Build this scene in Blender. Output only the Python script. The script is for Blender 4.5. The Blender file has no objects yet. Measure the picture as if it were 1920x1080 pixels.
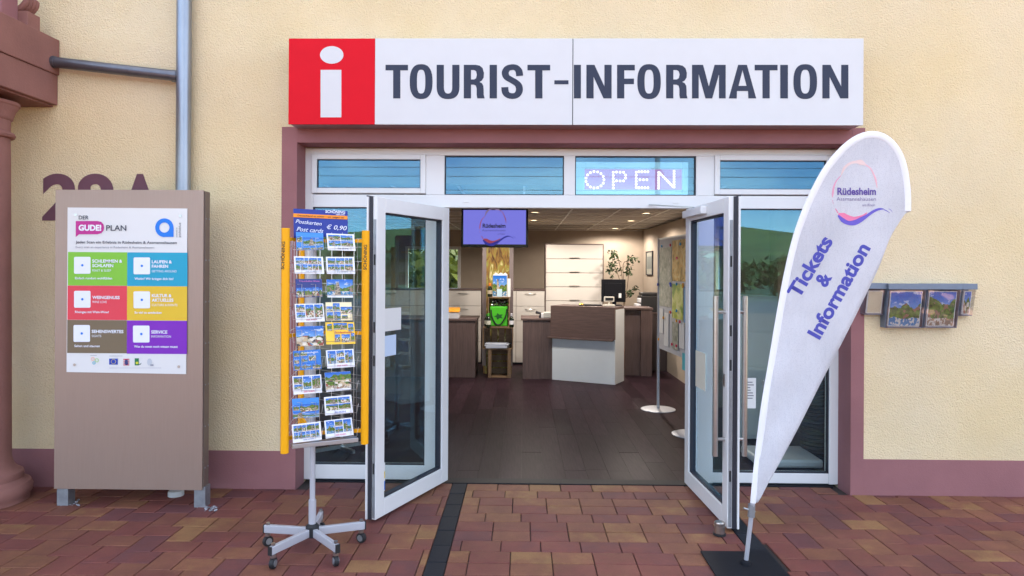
import bpy, bmesh, math, random
from mathutils import Vector, Matrix
rnd = random.Random(7)
R = math.radians
S = bpy.context.scene
COL = S.collection

# ------------------------------------------------------------------ camera
F = 1293.0; CU = 960.0; CV = 505.0          # focal length and horizon centre in photo pixels
CAM = Vector((0, -5.39, 1.67))
CM = Matrix.Translation(CAM) @ Matrix.Rotation(R(0.9), 4, 'Z') @ Matrix.Rotation(R(90), 4, 'X') @ Matrix.Rotation(R(0.3), 4, 'Z')
cd = bpy.data.cameras.new('camera'); cam = bpy.data.objects.new('camera', cd); COL.objects.link(cam)
cd.sensor_width = 36; cd.lens = 36 * F / 1920; cd.shift_y = -(540 - CV) / 1920
cd.clip_start = 0.05; cd.clip_end = 5000
cam.matrix_world = CM; S.camera = cam
CMI = CM.inverted()

# ------------------------------------------------------------------ world, sun, exposure
SUN_EL, SUN_AZ = R(50), R(18)               # the sun stands behind the building
w = bpy.data.worlds.new('World'); S.world = w; w.use_nodes = True
nt = w.node_tree; nt.nodes.clear()
wo = nt.nodes.new('ShaderNodeOutputWorld'); bg = nt.nodes.new('ShaderNodeBackground')
sky = nt.nodes.new('ShaderNodeTexSky'); sky.sky_type = 'NISHITA'; sky.sun_disc = False
sky.sun_elevation = SUN_EL; sky.sun_rotation = SUN_AZ; sky.altitude = 100; sky.air_density = 0.75; sky.dust_density = 0.1; sky.ozone_density = 1.5
tc = nt.nodes.new('ShaderNodeTexCoord'); mp = nt.nodes.new('ShaderNodeMapping'); mp.inputs['Scale'].default_value = (1.4, 1.4, 3.2)
nz = nt.nodes.new('ShaderNodeTexNoise'); nz.inputs['Scale'].default_value = 2.3; nz.inputs['Detail'].default_value = 7; nz.inputs['Roughness'].default_value = 0.58
rp = nt.nodes.new('ShaderNodeValToRGB'); rp.color_ramp.elements[0].position = 0.44; rp.color_ramp.elements[1].position = 0.72
rp.color_ramp.elements[1].color = (0.75, 0.75, 0.75, 1)
mx = nt.nodes.new('ShaderNodeMix'); mx.data_type = 'RGBA'; mx.inputs[7].default_value = (13.0, 12.6, 12.0, 1)
nt.links.new(tc.outputs['Generated'], mp.inputs[0]); nt.links.new(mp.outputs[0], nz.inputs['Vector']); nt.links.new(nz.outputs['Fac'], rp.inputs[0])
nt.links.new(rp.outputs[0], mx.inputs[0]); nt.links.new(sky.outputs[0], mx.inputs[6]); nt.links.new(mx.outputs[2], bg.inputs[0])
bg.inputs[1].default_value = 0.12; nt.links.new(bg.outputs[0], wo.inputs[0])
sl = bpy.data.lights.new('sun', 'SUN'); sl.energy = 4.2; sl.angle = R(0.53); sl.color = (1, 0.94, 0.85)
sun = bpy.data.objects.new('sun', sl); COL.objects.link(sun)
sd = Vector((math.sin(SUN_AZ) * math.cos(SUN_EL), math.cos(SUN_AZ) * math.cos(SUN_EL), math.sin(SUN_EL)))
sun.rotation_euler = (-sd).to_track_quat('-Z', 'Y').to_euler(); sun.location = (0, 20, 30)
S.view_settings.view_transform = 'Standard'; S.view_settings.look = 'None'; S.view_settings.gamma = 1
S.view_settings.exposure = 2.06; S.view_settings.use_curve_mapping = False
S.cycles.use_denoising = True; S.cycles.max_bounces = 6; S.cycles.adaptive_threshold = 0.02; S.cycles.transparent_max_bounces = 16; S.cycles.sample_clamp_indirect = 6
EX = 2 ** S.view_settings.exposure

# ------------------------------------------------------------------ pixels to points
def ray(u, v):
    d = Vector(((u - CU) / F, -(v - CV) / F, -1.0))
    return (CM.to_3x3() @ d).normalized()
def PP(u, v, p, n):
    d = ray(u, v); return CAM + d * ((p - CAM).dot(n) / d.dot(n))
def P(u, v, Y): return PP(u, v, Vector((0, Y, 0)), Vector((0, 1, 0)))
def G(u, v, Z=0.0): return PP(u, v, Vector((0, 0, Z)), Vector((0, 0, 1)))
def uv_of(p):
    q = CMI @ Vector(p); return CU + F * q.x / -q.z, CV - F * q.y / -q.z, -q.z
def rc(u0, v0, u1, v1, Y):
    um, vm = (u0 + u1) / 2, (v0 + v1) / 2
    return P(u0, vm, Y).x, P(u1, vm, Y).x, P(um, v1, Y).z, P(um, v0, Y).z     # x0,x1,z0,z1

# ------------------------------------------------------------------ materials
MATS = {}
def lin(c): return tuple(((x / 255) / 12.92 if x / 255 <= 0.04045 else ((x / 255 + 0.055) / 1.055) ** 2.4) for x in c)
def mat(name, col, rough=0.6, metal=0.0, var=0.08, vscale=6.0, bump=0.0, bscale=120.0, emit=None, estr=1.0, spec=0.5, coat=0.0, stretch=None, island=0.0, alpha=None):
    if name in MATS: return MATS[name]
    m = bpy.data.materials.new(name); m.use_nodes = True; t = m.node_tree; b = t.nodes['Principled BSDF']
    c = tuple(col)
    b.inputs['Roughness'].default_value = rough; b.inputs['Metallic'].default_value = metal
    b.inputs['Specular IOR Level'].default_value = spec; b.inputs['Coat Weight'].default_value = coat
    co = t.nodes.new('ShaderNodeTexCoord'); vec = co.outputs['Object']
    if stretch:
        mpn = t.nodes.new('ShaderNodeMapping'); mpn.inputs['Scale'].default_value = stretch; t.links.new(vec, mpn.inputs[0]); vec = mpn.outputs[0]
    n = t.nodes.new('ShaderNodeTexNoise'); n.inputs['Scale'].default_value = vscale; n.inputs['Detail'].default_value = 6; n.inputs['Roughness'].default_value = 0.6
    t.links.new(vec, n.inputs['Vector'])
    mr = t.nodes.new('ShaderNodeMapRange'); mr.inputs[1].default_value = 0.25; mr.inputs[2].default_value = 0.75
    mr.inputs[3].default_value = 1 - var; mr.inputs[4].default_value = 1 + var; t.links.new(n.outputs['Fac'], mr.inputs[0])
    src = mr.outputs[0]
    if island:
        ge = t.nodes.new('ShaderNodeNewGeometry'); oi = t.nodes.new('ShaderNodeObjectInfo')
        ad = t.nodes.new('ShaderNodeMath'); ad.operation = 'ADD'; t.links.new(ge.outputs['Random Per Island'], ad.inputs[0]); t.links.new(oi.outputs['Random'], ad.inputs[1])
        fr = t.nodes.new('ShaderNodeMath'); fr.operation = 'FRACT'; t.links.new(ad.outputs[0], fr.inputs[0])
        m2 = t.nodes.new('ShaderNodeMapRange'); m2.inputs[3].default_value = 1 - island; m2.inputs[4].default_value = 1 + island; t.links.new(fr.outputs[0], m2.inputs[0])
        mu = t.nodes.new('ShaderNodeMath'); mu.operation = 'MULTIPLY'; t.links.new(src, mu.inputs[0]); t.links.new(m2.outputs[0], mu.inputs[1]); src = mu.outputs[0]
    vm = t.nodes.new('ShaderNodeVectorMath'); vm.operation = 'SCALE'; vm.inputs[0].default_value = c[:3]; t.links.new(src, vm.inputs['Scale'])
    t.links.new(vm.outputs[0], b.inputs['Base Color'])
    if bump:
        n2 = t.nodes.new('ShaderNodeTexNoise'); n2.inputs['Scale'].default_value = bscale; n2.inputs['Detail'].default_value = 3; t.links.new(vec, n2.inputs['Vector'])
        bp = t.nodes.new('ShaderNodeBump'); bp.inputs['Strength'].default_value = bump; bp.inputs['Distance'].default_value = 0.004
        t.links.new(n2.outputs['Fac'], bp.inputs['Height']); t.links.new(bp.outputs[0], b.inputs['Normal'])
    if emit:
        b.inputs['Emission Color'].default_value = (*emit, 1); b.inputs['Emission Strength'].default_value = estr / EX
    if alpha is not None: b.inputs['Alpha'].default_value = alpha
    MATS[name] = m; return m
def glass_mat(name, f0=0.07, tint=(0.93, 0.97, 0.96), wob=0.0, rt=(1, 1, 1)):
    m = bpy.data.materials.new(name); m.use_nodes = True; t = m.node_tree; t.nodes.clear()
    o = t.nodes.new('ShaderNodeOutputMaterial'); mxs = t.nodes.new('ShaderNodeMixShader')
    tr = t.nodes.new('ShaderNodeBsdfTransparent'); tr.inputs[0].default_value = (*tint, 1)
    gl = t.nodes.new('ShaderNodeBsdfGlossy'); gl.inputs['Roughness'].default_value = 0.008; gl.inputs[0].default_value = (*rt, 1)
    lw = t.nodes.new('ShaderNodeLayerWeight'); lw.inputs[0].default_value = 0.5
    pw = t.nodes.new('ShaderNodeMath'); pw.operation = 'POWER'; pw.inputs[1].default_value = 5
    mr = t.nodes.new('ShaderNodeMapRange'); mr.inputs[3].default_value = f0; mr.inputs[4].default_value = 1.0
    t.links.new(lw.outputs['Facing'], pw.inputs[0]); t.links.new(pw.outputs[0], mr.inputs[0]); t.links.new(mr.outputs[0], mxs.inputs[0])
    if wob:
        co = t.nodes.new('ShaderNodeTexCoord'); n = t.nodes.new('ShaderNodeTexNoise'); n.inputs['Scale'].default_value = 9; n.inputs['Detail'].default_value = 1
        t.links.new(co.outputs['Object'], n.inputs['Vector'])
        bp = t.nodes.new('ShaderNodeBump'); bp.inputs['Strength'].default_value = wob; bp.inputs['Distance'].default_value = 0.02
        t.links.new(n.outputs['Fac'], bp.inputs['Height']); t.links.new(bp.outputs[0], gl.inputs['Normal'])
    t.links.new(tr.outputs[0], mxs.inputs[1]); t.links.new(gl.outputs[0], mxs.inputs[2]); t.links.new(mxs.outputs[0], o.inputs[0])
    MATS[name] = m; return m
def photo_mat(name, style=0):
    """flat print: little landscape pictures; UV = place inside the picture, uv map 'seed' = which picture"""
    if name in MATS: return MATS[name]
    m = bpy.data.materials.new(name); m.use_nodes = True; t = m.node_tree; b = t.nodes['Principled BSDF']
    b.inputs['Roughness'].default_value = 0.3; L = t.links.new
    u = t.nodes.new('ShaderNodeUVMap'); u.uv_map = 'UVMap'; s = t.nodes.new('ShaderNodeUVMap'); s.uv_map = 'seed'
    sx = t.nodes.new('ShaderNodeSeparateXYZ'); L(u.outputs[0], sx.inputs[0]); ss = t.nodes.new('ShaderNodeSeparateXYZ'); L(s.outputs[0], ss.inputs[0])
    def M(op, a, bb, c=None):
        n = t.nodes.new('ShaderNodeMath'); n.operation = op
        for i, x in enumerate((a, bb, c)):
            if x is None: continue
            if isinstance(x, (int, float)): n.inputs[i].default_value = x
            else: L(x, n.inputs[i])
        return n.outputs[0]
    def noise(vec, scale, det=3):
        n = t.nodes.new('ShaderNodeTexNoise'); n.inputs['Scale'].default_value = scale; n.inputs['Detail'].default_value = det; L(vec, n.inputs['Vector']); return n.outputs['Fac']
    def comb(x, y, z=0.0):
        n = t.nodes.new('ShaderNodeCombineXYZ')
        for i, q in enumerate((x, y, z)):
            if isinstance(q, (int, float)): n.inputs[i].default_value = q
            else: L(q, n.inputs[i])
        return n.outputs[0]
    def mixc(f, a, bb):
        n = t.nodes.new('ShaderNodeMix'); n.data_type = 'RGBA'
        for i, q in ((0, f), (6, a), (7, bb)):
            if isinstance(q, tuple): n.inputs[i].default_value = (*q, 1)
            elif isinstance(q, (int, float)): n.inputs[i].default_value = q
            else: L(q, n.inputs[i])
        return n.outputs[2]
    X, Y = sx.outputs[0], sx.outputs[1]; sd_ = M('MULTIPLY', ss.outputs[0], 37.0)
    v2 = comb(X, Y, sd_); v1 = comb(X, sd_, 0.0)
    ridge = M('ADD', M('MULTIPLY', noise(v1, 2.2, 4), 0.9), M('MULTIPLY', ss.outputs[1], 0.35))
    hill = M('GREATER_THAN', ridge, Y)
    skyc = mixc(M('MULTIPLY', Y, 1.1), (0.30, 0.58, 0.85), (0.01, 0.13, 0.55))
    cl = noise(comb(M('MULTIPLY', X, 1.0), M('MULTIPLY', Y, 2.0), sd_), 3.5, 5)
    skyc = mixc(M('MULTIPLY', M('GREATER_THAN', cl, 0.62), 0.6), skyc, (0.8, 0.86, 0.95))
    g = noise(v2, 9, 5)
    hillc = mixc(M('MULTIPLY', M('SUBTRACT', g, 0.3), 2.2), (0.008, 0.04, 0.006), (0.18, 0.32, 0.03))
    hillc = mixc(M('GREATER_THAN', noise(v2, 5, 2), 0.60), hillc, (0.30, 0.16, 0.10))
    c = mixc(hill, skyc, hillc)
    low = M('GREATER_THAN', M('ADD', M('MULTIPLY', noise(v1, 3.1, 3), 0.25), 0.10), Y)
    wat = mixc(M('GREATER_THAN', ss.outputs[1], 0.5), (0.03, 0.20, 0.42), (0.30, 0.20, 0.13))
    wat = mixc(M('GREATER_THAN', noise(v2, 14, 2), 0.55), wat, (0.65, 0.62, 0.55))
    c = mixc(low, c, wat)
    vb = t.nodes.new('ShaderNodeTexVoronoi'); vb.inputs['Scale'].default_value = 7; vb.distance = 'CHEBYCHEV'; L(v2, vb.inputs['Vector'])
    ramp = t.nodes.new('ShaderNodeValToRGB'); ramp.color_ramp.interpolation = 'CONSTANT'; e = ramp.color_ramp.elements; e[0].color = (.55, .42, .26, 1); e[1].position = .8; e[1].color = (.75, .70, .6, 1)
    for p_, c_ in ((.2, (.30, .07, .04, 1)), (.38, (.06, .05, .05, 1)), (.5, (.62, .55, .42, 1)), (.65, (.10, .18, .04, 1))): q = e.new(p_); q.color = c_
    sv = t.nodes.new('ShaderNodeSeparateXYZ'); L(vb.outputs['Color'], sv.inputs[0]); L(sv.outputs[0], ramp.inputs[0])
    town = M('MULTIPLY', M('GREATER_THAN', ss.outputs[0], 0.55), M('MULTIPLY', M('LESS_THAN', Y, 0.52), M('GREATER_THAN', noise(v2, 2.5, 1), 0.42)))
    c = mixc(town, c, ramp.outputs[0])
    tx = M('ABSOLUTE', M('SUBTRACT', X, M('ADD', M('MULTIPLY', ss.outputs[1], 0.5), 0.25)), 0)
    tower = M('MULTIPLY', M('LESS_THAN', M('ADD', tx, M('MULTIPLY', Y, 0.10)), 0.13), M('MULTIPLY', M('LESS_THAN', Y, 0.82), M('LESS_THAN', ss.outputs[0], 0.4)))
    c = mixc(tower, c, mixc(M('GREATER_THAN', noise(v2, 11, 2), .52), (.42, .34, .24), (.10, .08, .07)))
    L(c, b.inputs['Base Color']); MATS[name] = m; return m
def foliage_mat(name, a, bcol):
    m = bpy.data.materials.new(name); m.use_nodes = True; t = m.node_tree; b = t.nodes['Principled BSDF']
    ge = t.nodes.new('ShaderNodeNewGeometry'); r = t.nodes.new('ShaderNodeValToRGB')
    r.color_ramp.elements[0].color = (*a, 1); r.color_ramp.elements[1].color = (*bcol, 1)
    t.links.new(ge.outputs['Random Per Island'], r.inputs[0]); t.links.new(r.outputs[0], b.inputs['Base Color']); b.inputs['Roughness'].default_value = 0.55
    MATS[name] = m; return m
def stucco(name, col):
    m = bpy.data.materials.new(name); m.use_nodes = True; t = m.node_tree; b = t.nodes['Principled BSDF']; L = t.links.new
    b.inputs['Roughness'].default_value = 0.95; b.inputs['Specular IOR Level'].default_value = 0.15
    co = t.nodes.new('ShaderNodeTexCoord')
    def noi(sc, d, r=0.6):
        n = t.nodes.new('ShaderNodeTexNoise'); n.inputs['Scale'].default_value = sc; n.inputs['Detail'].default_value = d; n.inputs['Roughness'].default_value = r; L(co.outputs['Object'], n.inputs['Vector']); return n.outputs['Fac']
    r1 = t.nodes.new('ShaderNodeMapRange'); r1.inputs[1].default_value = .3; r1.inputs[2].default_value = .7; r1.inputs[3].default_value = .93; r1.inputs[4].default_value = 1.03; L(noi(1.3, 5), r1.inputs[0])
    r2 = t.nodes.new('ShaderNodeMapRange'); r2.inputs[1].default_value = .3; r2.inputs[2].default_value = .7; r2.inputs[3].default_value = .93; r2.inputs[4].default_value = 1.05; L(noi(150, 2), r2.inputs[0])
    mu = t.nodes.new('ShaderNodeMath'); mu.operation = 'MULTIPLY'; L(r1.outputs[0], mu.inputs[0]); L(r2.outputs[0], mu.inputs[1])
    vm = t.nodes.new('ShaderNodeVectorMath'); vm.operation = 'SCALE'; L(mu.outputs[0], vm.inputs['Scale']); L(vm.outputs[0], b.inputs['Base Color'])
    hx = t.nodes.new('ShaderNodeMix'); hx.data_type = 'RGBA'; hx.inputs[6].default_value = (*col, 1); hx.inputs[7].default_value = (col[0] * .98, col[1] * .94, col[2] * .82, 1)
    hr = t.nodes.new('ShaderNodeMapRange'); hr.inputs[1].default_value = .35; hr.inputs[2].default_value = .68; L(noi(.9, 6, .62), hr.inputs[0]); L(hr.outputs[0], hx.inputs[0]); L(hx.outputs[2], vm.inputs[0])
    vo = t.nodes.new('ShaderNodeTexVoronoi'); vo.inputs['Scale'].default_value = 115; vo.feature = 'SMOOTH_F1'; L(co.outputs['Object'], vo.inputs['Vector'])
    ad = t.nodes.new('ShaderNodeMath'); ad.operation = 'ADD'; L(vo.outputs['Distance'], ad.inputs[0]); L(noi(75, 4), ad.inputs[1])
    bp = t.nodes.new('ShaderNodeBump'); bp.inputs['Strength'].default_value = 0.85; bp.inputs['Distance'].default_value = 0.007; L(ad.outputs[0], bp.inputs['Height']); L(bp.outputs[0], b.inputs['Normal'])
    MATS[name] = m; return m
def paver_mat():
    m = bpy.data.materials.new('paver'); m.use_nodes = True; t = m.node_tree; b = t.nodes['Principled BSDF']; L = t.links.new
    b.inputs['Roughness'].default_value = 0.72; b.inputs['Specular IOR Level'].default_value = 0.35
    ge = t.nodes.new('ShaderNodeNewGeometry'); oi = t.nodes.new('ShaderNodeObjectInfo'); co = t.nodes.new('ShaderNodeTexCoord')
    ad = t.nodes.new('ShaderNodeMath'); ad.operation = 'ADD'; L(ge.outputs['Random Per Island'], ad.inputs[0]); L(oi.outputs['Random'], ad.inputs[1])
    fr = t.nodes.new('ShaderNodeMath'); fr.operation = 'FRACT'; L(ad.outputs[0], fr.inputs[0])
    n = t.nodes.new('ShaderNodeTexNoise'); n.inputs['Scale'].default_value = 5.0; n.inputs['Detail'].default_value = 4; n.inputs['Roughness'].default_value = .65; L(ge.outputs['Position'], n.inputs['Vector'])
    a2 = t.nodes.new('ShaderNodeMath'); a2.operation = 'MULTIPLY_ADD'; a2.inputs[1].default_value = 1.0; a2.inputs[2].default_value = -0.5; L(n.outputs['Fac'], a2.inputs[0])
    a3 = t.nodes.new('ShaderNodeMath'); a3.operation = 'ADD'; L(fr.outputs[0], a3.inputs[0]); L(a2.outputs[0], a3.inputs[1])
    r = t.nodes.new('ShaderNodeValToRGB'); e = r.color_ramp.elements
    e[0].position = 0.0; e[0].color = (0.138, 0.052, 0.052, 1); e[1].position = 1.0; e[1].color = (0.270, 0.140, 0.062, 1)
    for p, c in ((0.30, (0.182, 0.057, 0.047, 1)), (0.58, (0.188, 0.071, 0.049, 1)), (0.84, (0.225, 0.094, 0.052, 1))):
        q = e.new(p); q.color = c
    L(a3.outputs[0], r.inputs[0])
    g = t.nodes.new('ShaderNodeTexNoise'); g.inputs['Scale'].default_value = 260; g.inputs['Detail'].default_value = 2; L(ge.outputs['Position'], g.inputs['Vector'])
    g2 = t.nodes.new('ShaderNodeMapRange'); g2.inputs[1].default_value = .3; g2.inputs[2].default_value = .7; g2.inputs[3].default_value = .78; g2.inputs[4].default_value = 1.2; L(g.outputs['Fac'], g2.inputs[0])
    vm = t.nodes.new('ShaderNodeVectorMath'); vm.operation = 'SCALE'; wn = t.nodes.new('ShaderNodeTexNoise'); wn.inputs['Scale'].default_value = 1.7; wn.inputs['Detail'].default_value = 7; wn.inputs['Roughness'].default_value = .7; L(ge.outputs['Position'], wn.inputs['Vector'])
    w2 = t.nodes.new('ShaderNodeMapRange'); w2.inputs[1].default_value = .3; w2.inputs[2].default_value = .7; w2.inputs[3].default_value = .74; w2.inputs[4].default_value = 1.2; L(wn.outputs['Fac'], w2.inputs[0])
    w3 = t.nodes.new('ShaderNodeMath'); w3.operation = 'MULTIPLY'; L(w2.outputs[0], w3.inputs[0]); L(g2.outputs[0], w3.inputs[1])
    L(r.outputs[0], vm.inputs[0]); L(w3.outputs[0], vm.inputs['Scale']); L(vm.outputs[0], b.inputs['Base Color'])
    bp = t.nodes.new('ShaderNodeBump'); bp.inputs['Strength'].default_value = .35; bp.inputs['Distance'].default_value = .002; L(g.outputs['Fac'], bp.inputs['Height']); L(bp.outputs[0], b.inputs['Normal'])
    MATS['paver'] = m; return m

STUCCO = stucco('cream_stucco', (0.80, 0.66, 0.445))
MAUVE = mat('mauve_paint', (0.305, 0.138, 0.143), 0.85, var=.11, vscale=2.2, bump=.5, bscale=140, spec=.2)
PORT = mat('portico_paint', (0.27, 0.125, 0.105), 0.8, var=.15, vscale=3.5, bump=.4, bscale=70, spec=.25)
PVC = mat('white_frame', (0.79, 0.79, 0.795), 0.32, var=.02, vscale=3)
SIGNW = mat('sign_white', (0.66, 0.66, 0.67), 0.4, var=.02, spec=.25)
SIGNR = mat('sign_red', (0.68, 0.006, 0.018), 0.5, var=.03, spec=.12)
SIGNT = mat('sign_letters', (0.036, 0.044, 0.075), 0.5, var=.05, spec=.2)
ALU = mat('aluminium', (0.55, 0.57, 0.60), 0.35, 1.0, var=.06)
STEEL = mat('stainless', (0.52, 0.51, 0.49), 0.28, 1.0, var=.08, stretch=(1, 1, 30))
ZINC = mat('zinc_pipe', (0.30, 0.33, 0.38), 0.38, 0.85, var=.18, vscale=5, stretch=(1, 1, .4))
GALV = mat('galvanised', (0.33, 0.35, 0.38), 0.5, 0.8, var=.2, vscale=14)
SILV = mat('silver_paint', (.50, .51, .56), .42, .25, var=.05)
BLACK = mat('black_rubber', (0.012, 0.013, 0.016), 0.55, var=.15)
DARKB = mat('dark_gasket', (0.022, 0.022, 0.034), 0.5, var=.1)
YEL = mat('yellow_lacquer', (0.88, 0.40, 0.004), 0.5, var=.04, spec=.25)
STELE = mat('bronze_sheet', (0.36, 0.262, 0.215), 0.40, 0.45, var=.05, vscale=4, stretch=(60, 60, 1.2))
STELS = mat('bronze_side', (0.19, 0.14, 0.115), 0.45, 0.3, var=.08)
PAPER = mat('white_paper', (0.76, 0.76, 0.76), 0.45, var=.01)
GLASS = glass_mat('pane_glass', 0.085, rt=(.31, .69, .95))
ACRYL = glass_mat('clear_acrylic', 0.13, (0.97, 0.97, 0.97), 0.9)
PAVER = paver_mat()
DARKST = mat('black_paver', (0.015, 0.017, 0.023), 0.75, var=.2, spec=.25, vscale=30, bump=.3, bscale=200, island=.15)
SAND = mat('joint_sand', (0.045, 0.034, 0.030), 0.95, var=.25, vscale=60)
PHOTO = photo_mat('picture_print')
def flat(name, c, rough=.45, **k): return mat(name, lin(c), rough, var=.02, **k)

# ------------------------------------------------------------------ mesh building
class MB:
    def __init__(s): s.v = []; s.f = []; s.m = []; s.uv = {}
    def poly(s, pts, mi=0):
        i = len(s.v); s.v += [tuple(p) for p in pts]; s.f.append(tuple(range(i, i + len(pts)))); s.m.append(mi); return len(s.f) - 1
    def box(s, x0, x1, y0, y1, z0, z1, mi=0):
        i = len(s.v); s.v += [(x, y, z) for z in (z0, z1) for y in (y0, y1) for x in (x0, x1)]
        for q in ((0, 2, 3, 1), (4, 5, 7, 6), (0, 1, 5, 4), (2, 6, 7, 3), (0, 4, 6, 2), (1, 3, 7, 5)):
            s.f.append(tuple(i + k for k in q)); s.m.append(mi)
        return s
    def slab(s, quad, d, mi=0):
        """quad of points (CCW from the front), thickened by vector d"""
        n = len(quad); i = len(s.v); s.v += [tuple(p) for p in quad] + [tuple(Vector(p) + d) for p in quad]
        s.f.append(tuple(range(i, i + n))); s.m.append(mi); s.f.append(tuple(range(i + 2 * n - 1, i + n - 1, -1))); s.m.append(mi)
        for k in range(n):
            a, b = i + k, i + (k + 1) % n; s.f.append((a, a + n, b + n, b)); s.m.append(mi)
        return s
    def tube(s, pts, r, seg=10, mi=0, cap=True):
        pts = [Vector(p) for p in pts]; rs = r if isinstance(r, (list, tuple)) else [r] * len(pts)
        base = len(s.v); up = None
        for k, p in enumerate(pts):
            t = (pts[min(k + 1, len(pts) - 1)] - pts[max(k - 1, 0)]).normalized()
            if up is None: up = Vector((0, 0, 1)) if abs(t.z) < .9 else Vector((1, 0, 0))
            a = t.cross(up).normalized(); b = a.cross(t).normalized(); up = b
            for j in range(seg):
                an = 2 * math.pi * j / seg; s.v.append(tuple(p + a * (math.cos(an) * rs[k]) + b * (math.sin(an) * rs[k])))
        for k in range(len(pts) - 1):
            for j in range(seg):
                j2 = (j + 1) % seg; s.f.append((base + k * seg + j, base + k * seg + j2, base + (k + 1) * seg + j2, base + (k + 1) * seg + j)); s.m.append(mi)
        if cap:
            s.f.append(tuple(base + j for j in reversed(range(seg)))); s.m.append(mi)
            s.f.append(tuple(base + (len(pts) - 1) * seg + j for j in range(seg))); s.m.append(mi)
        return s
    def lathe(s, prof, c=(0, 0, 0), seg=32, mi=0):
        base = len(s.v); n = len(prof)
        for r, z in prof:
            for j in range(seg):
                an = 2 * math.pi * j / seg; s.v.append((c[0] + r * math.cos(an), c[1] + r * math.sin(an), c[2] + z))
        for k in range(n - 1):
            for j in range(seg):
                j2 = (j + 1) % seg; s.f.append((base + k * seg + j, base + k * seg + j2, base + (k + 1) * seg + j2, base + (k + 1) * seg + j)); s.m.append(mi)
        s.f.append(tuple(base + j for j in reversed(range(seg)))); s.m.append(mi)
        s.f.append(tuple(base + (n - 1) * seg + j for j in range(seg))); s.m.append(mi)
        return s
    def obar(s, a, b, wid, hei, mi=0):
        """square bar from a to b"""
        a, b = Vector(a), Vector(b); t = (b - a).normalized(); side = t.cross(Vector((0, 0, 1)))
        side = side.normalized() if side.length > 1e-4 else Vector((1, 0, 0)); up = side.cross(t)
        q = [a + side * (sx * wid / 2) + up * (sz * hei / 2) for sx, sz in ((-1, -1), (1, -1), (1, 1), (-1, 1))]
        s.slab(q, b - a, mi); return s
    def mesh(s, name, mats, smooth=False):
        me = bpy.data.meshes.new(name); me.from_pydata(s.v, [], s.f)
        for m in (mats if isinstance(mats, (list, tuple)) else [mats]): me.materials.append(m)
        for p, mi in zip(me.polygons, s.m): p.material_index = mi
        if s.uv:
            a = me.uv_layers.new(name='UVMap'); b = me.uv_layers.new(name='seed')
            for fi, (uvs, seed) in s.uv.items():
                for k, li in enumerate(me.polygons[fi].loop_indices): a.data[li].uv = uvs[k]; b.data[li].uv = seed
        bm = bmesh.new(); bm.from_mesh(me); bmesh.ops.recalc_face_normals(bm, faces=[f for f in bm.faces if f.index not in s.uv]); bm.to_mesh(me); bm.free()
        if smooth:
            for p in me.polygons: p.use_smooth = True
            try: me.set_sharp_from_angle(angle=R(40))
            except Exception: pass
        me.update(); return me
    def build(s, name, mats, parent=None, bevel=0.0, smooth=False):
        return link(name, s.mesh(name, mats, smooth), parent, bevel)
def link(name, me, parent=None, bevel=0.0):
    o = bpy.data.objects.new(name, me); COL.objects.link(o)
    if parent is not None: o.parent = parent; o.matrix_parent_inverse = PINV(parent)
    if bevel:
        b = o.modifiers.new('bevel', 'BEVEL'); b.width = bevel; b.segments = 2; b.limit_method = 'ANGLE'; b.angle_limit = R(40)
    return o
def wmat(o):
    m = o.matrix_basis.copy()
    if o.parent: m = wmat(o.parent) @ o.matrix_parent_inverse @ m
    return m
def PINV(p): return wmat(p).inverted()
def thing(name, label, cat, loc, group=None, kind=None):
    o = bpy.data.objects.new(name, None); COL.objects.link(o); o.location = loc; o.empty_display_size = .1
    return tag(o, label, cat, group, kind)
def tag(o, label=None, cat=None, group=None, kind=None):
    if label: o['label'] = label
    if cat: o['category'] = cat
    if group: o['group'] = group
    if kind: o['kind'] = kind
    return o
def boxo(name, b, m, parent=None, bevel=0.0): return MB().box(*b).build(name, m, parent, bevel)

def shape(name, loops, mapper, m, parent=None, depth=0.0):
    """flat outline (outer loop and holes) given in photo pixels, filled and put on a surface by mapper"""
    cu = bpy.data.curves.new('c', 'CURVE'); cu.dimensions = '2D'; cu.fill_mode = 'BOTH'
    for lp in loops:
        sp = cu.splines.new('POLY'); sp.points.add(len(lp) - 1); sp.use_cyclic_u = True
        for p, (a, b) in zip(sp.points, lp): p.co = (a, -b, 0, 1)
    ob = bpy.data.objects.new('c', cu); me = bpy.data.meshes.new_from_object(ob); bpy.data.objects.remove(ob); bpy.data.curves.remove(cu)
    for v in me.vertices: v.co = mapper(v.co.x, -v.co.y)
    me.name = name; me.materials.clear(); me.materials.append(m)
    o = link(name, me, parent)
    if depth:
        md = o.modifiers.new('thick', 'SOLIDIFY'); md.thickness = depth; md.offset = 0
    return o
def text(name, txt, u0, v0, u1, v1, mapper, m, parent, bold=0.0, ys=1.0, shear=0.0, cap=None):
    """lettering whose baseline runs from pixel (u0,v0) to (u1,v1)"""
    cu = bpy.data.curves.new('t', 'FONT'); cu.body = txt; cu.size = 1; cu.offset = bold; cu.shear = shear; cu.resolution_u = 8 if name == 'house_number' else 4
    ob = bpy.data.objects.new('t', cu); me = bpy.data.meshes.new_from_object(ob); bpy.data.objects.remove(ob); bpy.data.curves.remove(cu)
    xs = [v.co.x for v in me.vertices]; x0, x1 = min(xs), max(xs); L = math.hypot(u1 - u0, v1 - v0); k = L / (x1 - x0)
    du, dv = (u1 - u0) / L, (v1 - v0) / L; ky = (cap / 0.70) if cap else k * ys
    for v in me.vertices:
        a = (v.co.x - x0) * k; b = v.co.y * ky
        v.co = mapper(u0 + du * a + dv * b, v0 + dv * a - du * b)
    me.name = name; me.materials.clear(); me.materials.append(m)
    return link(name, me, parent)
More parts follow.
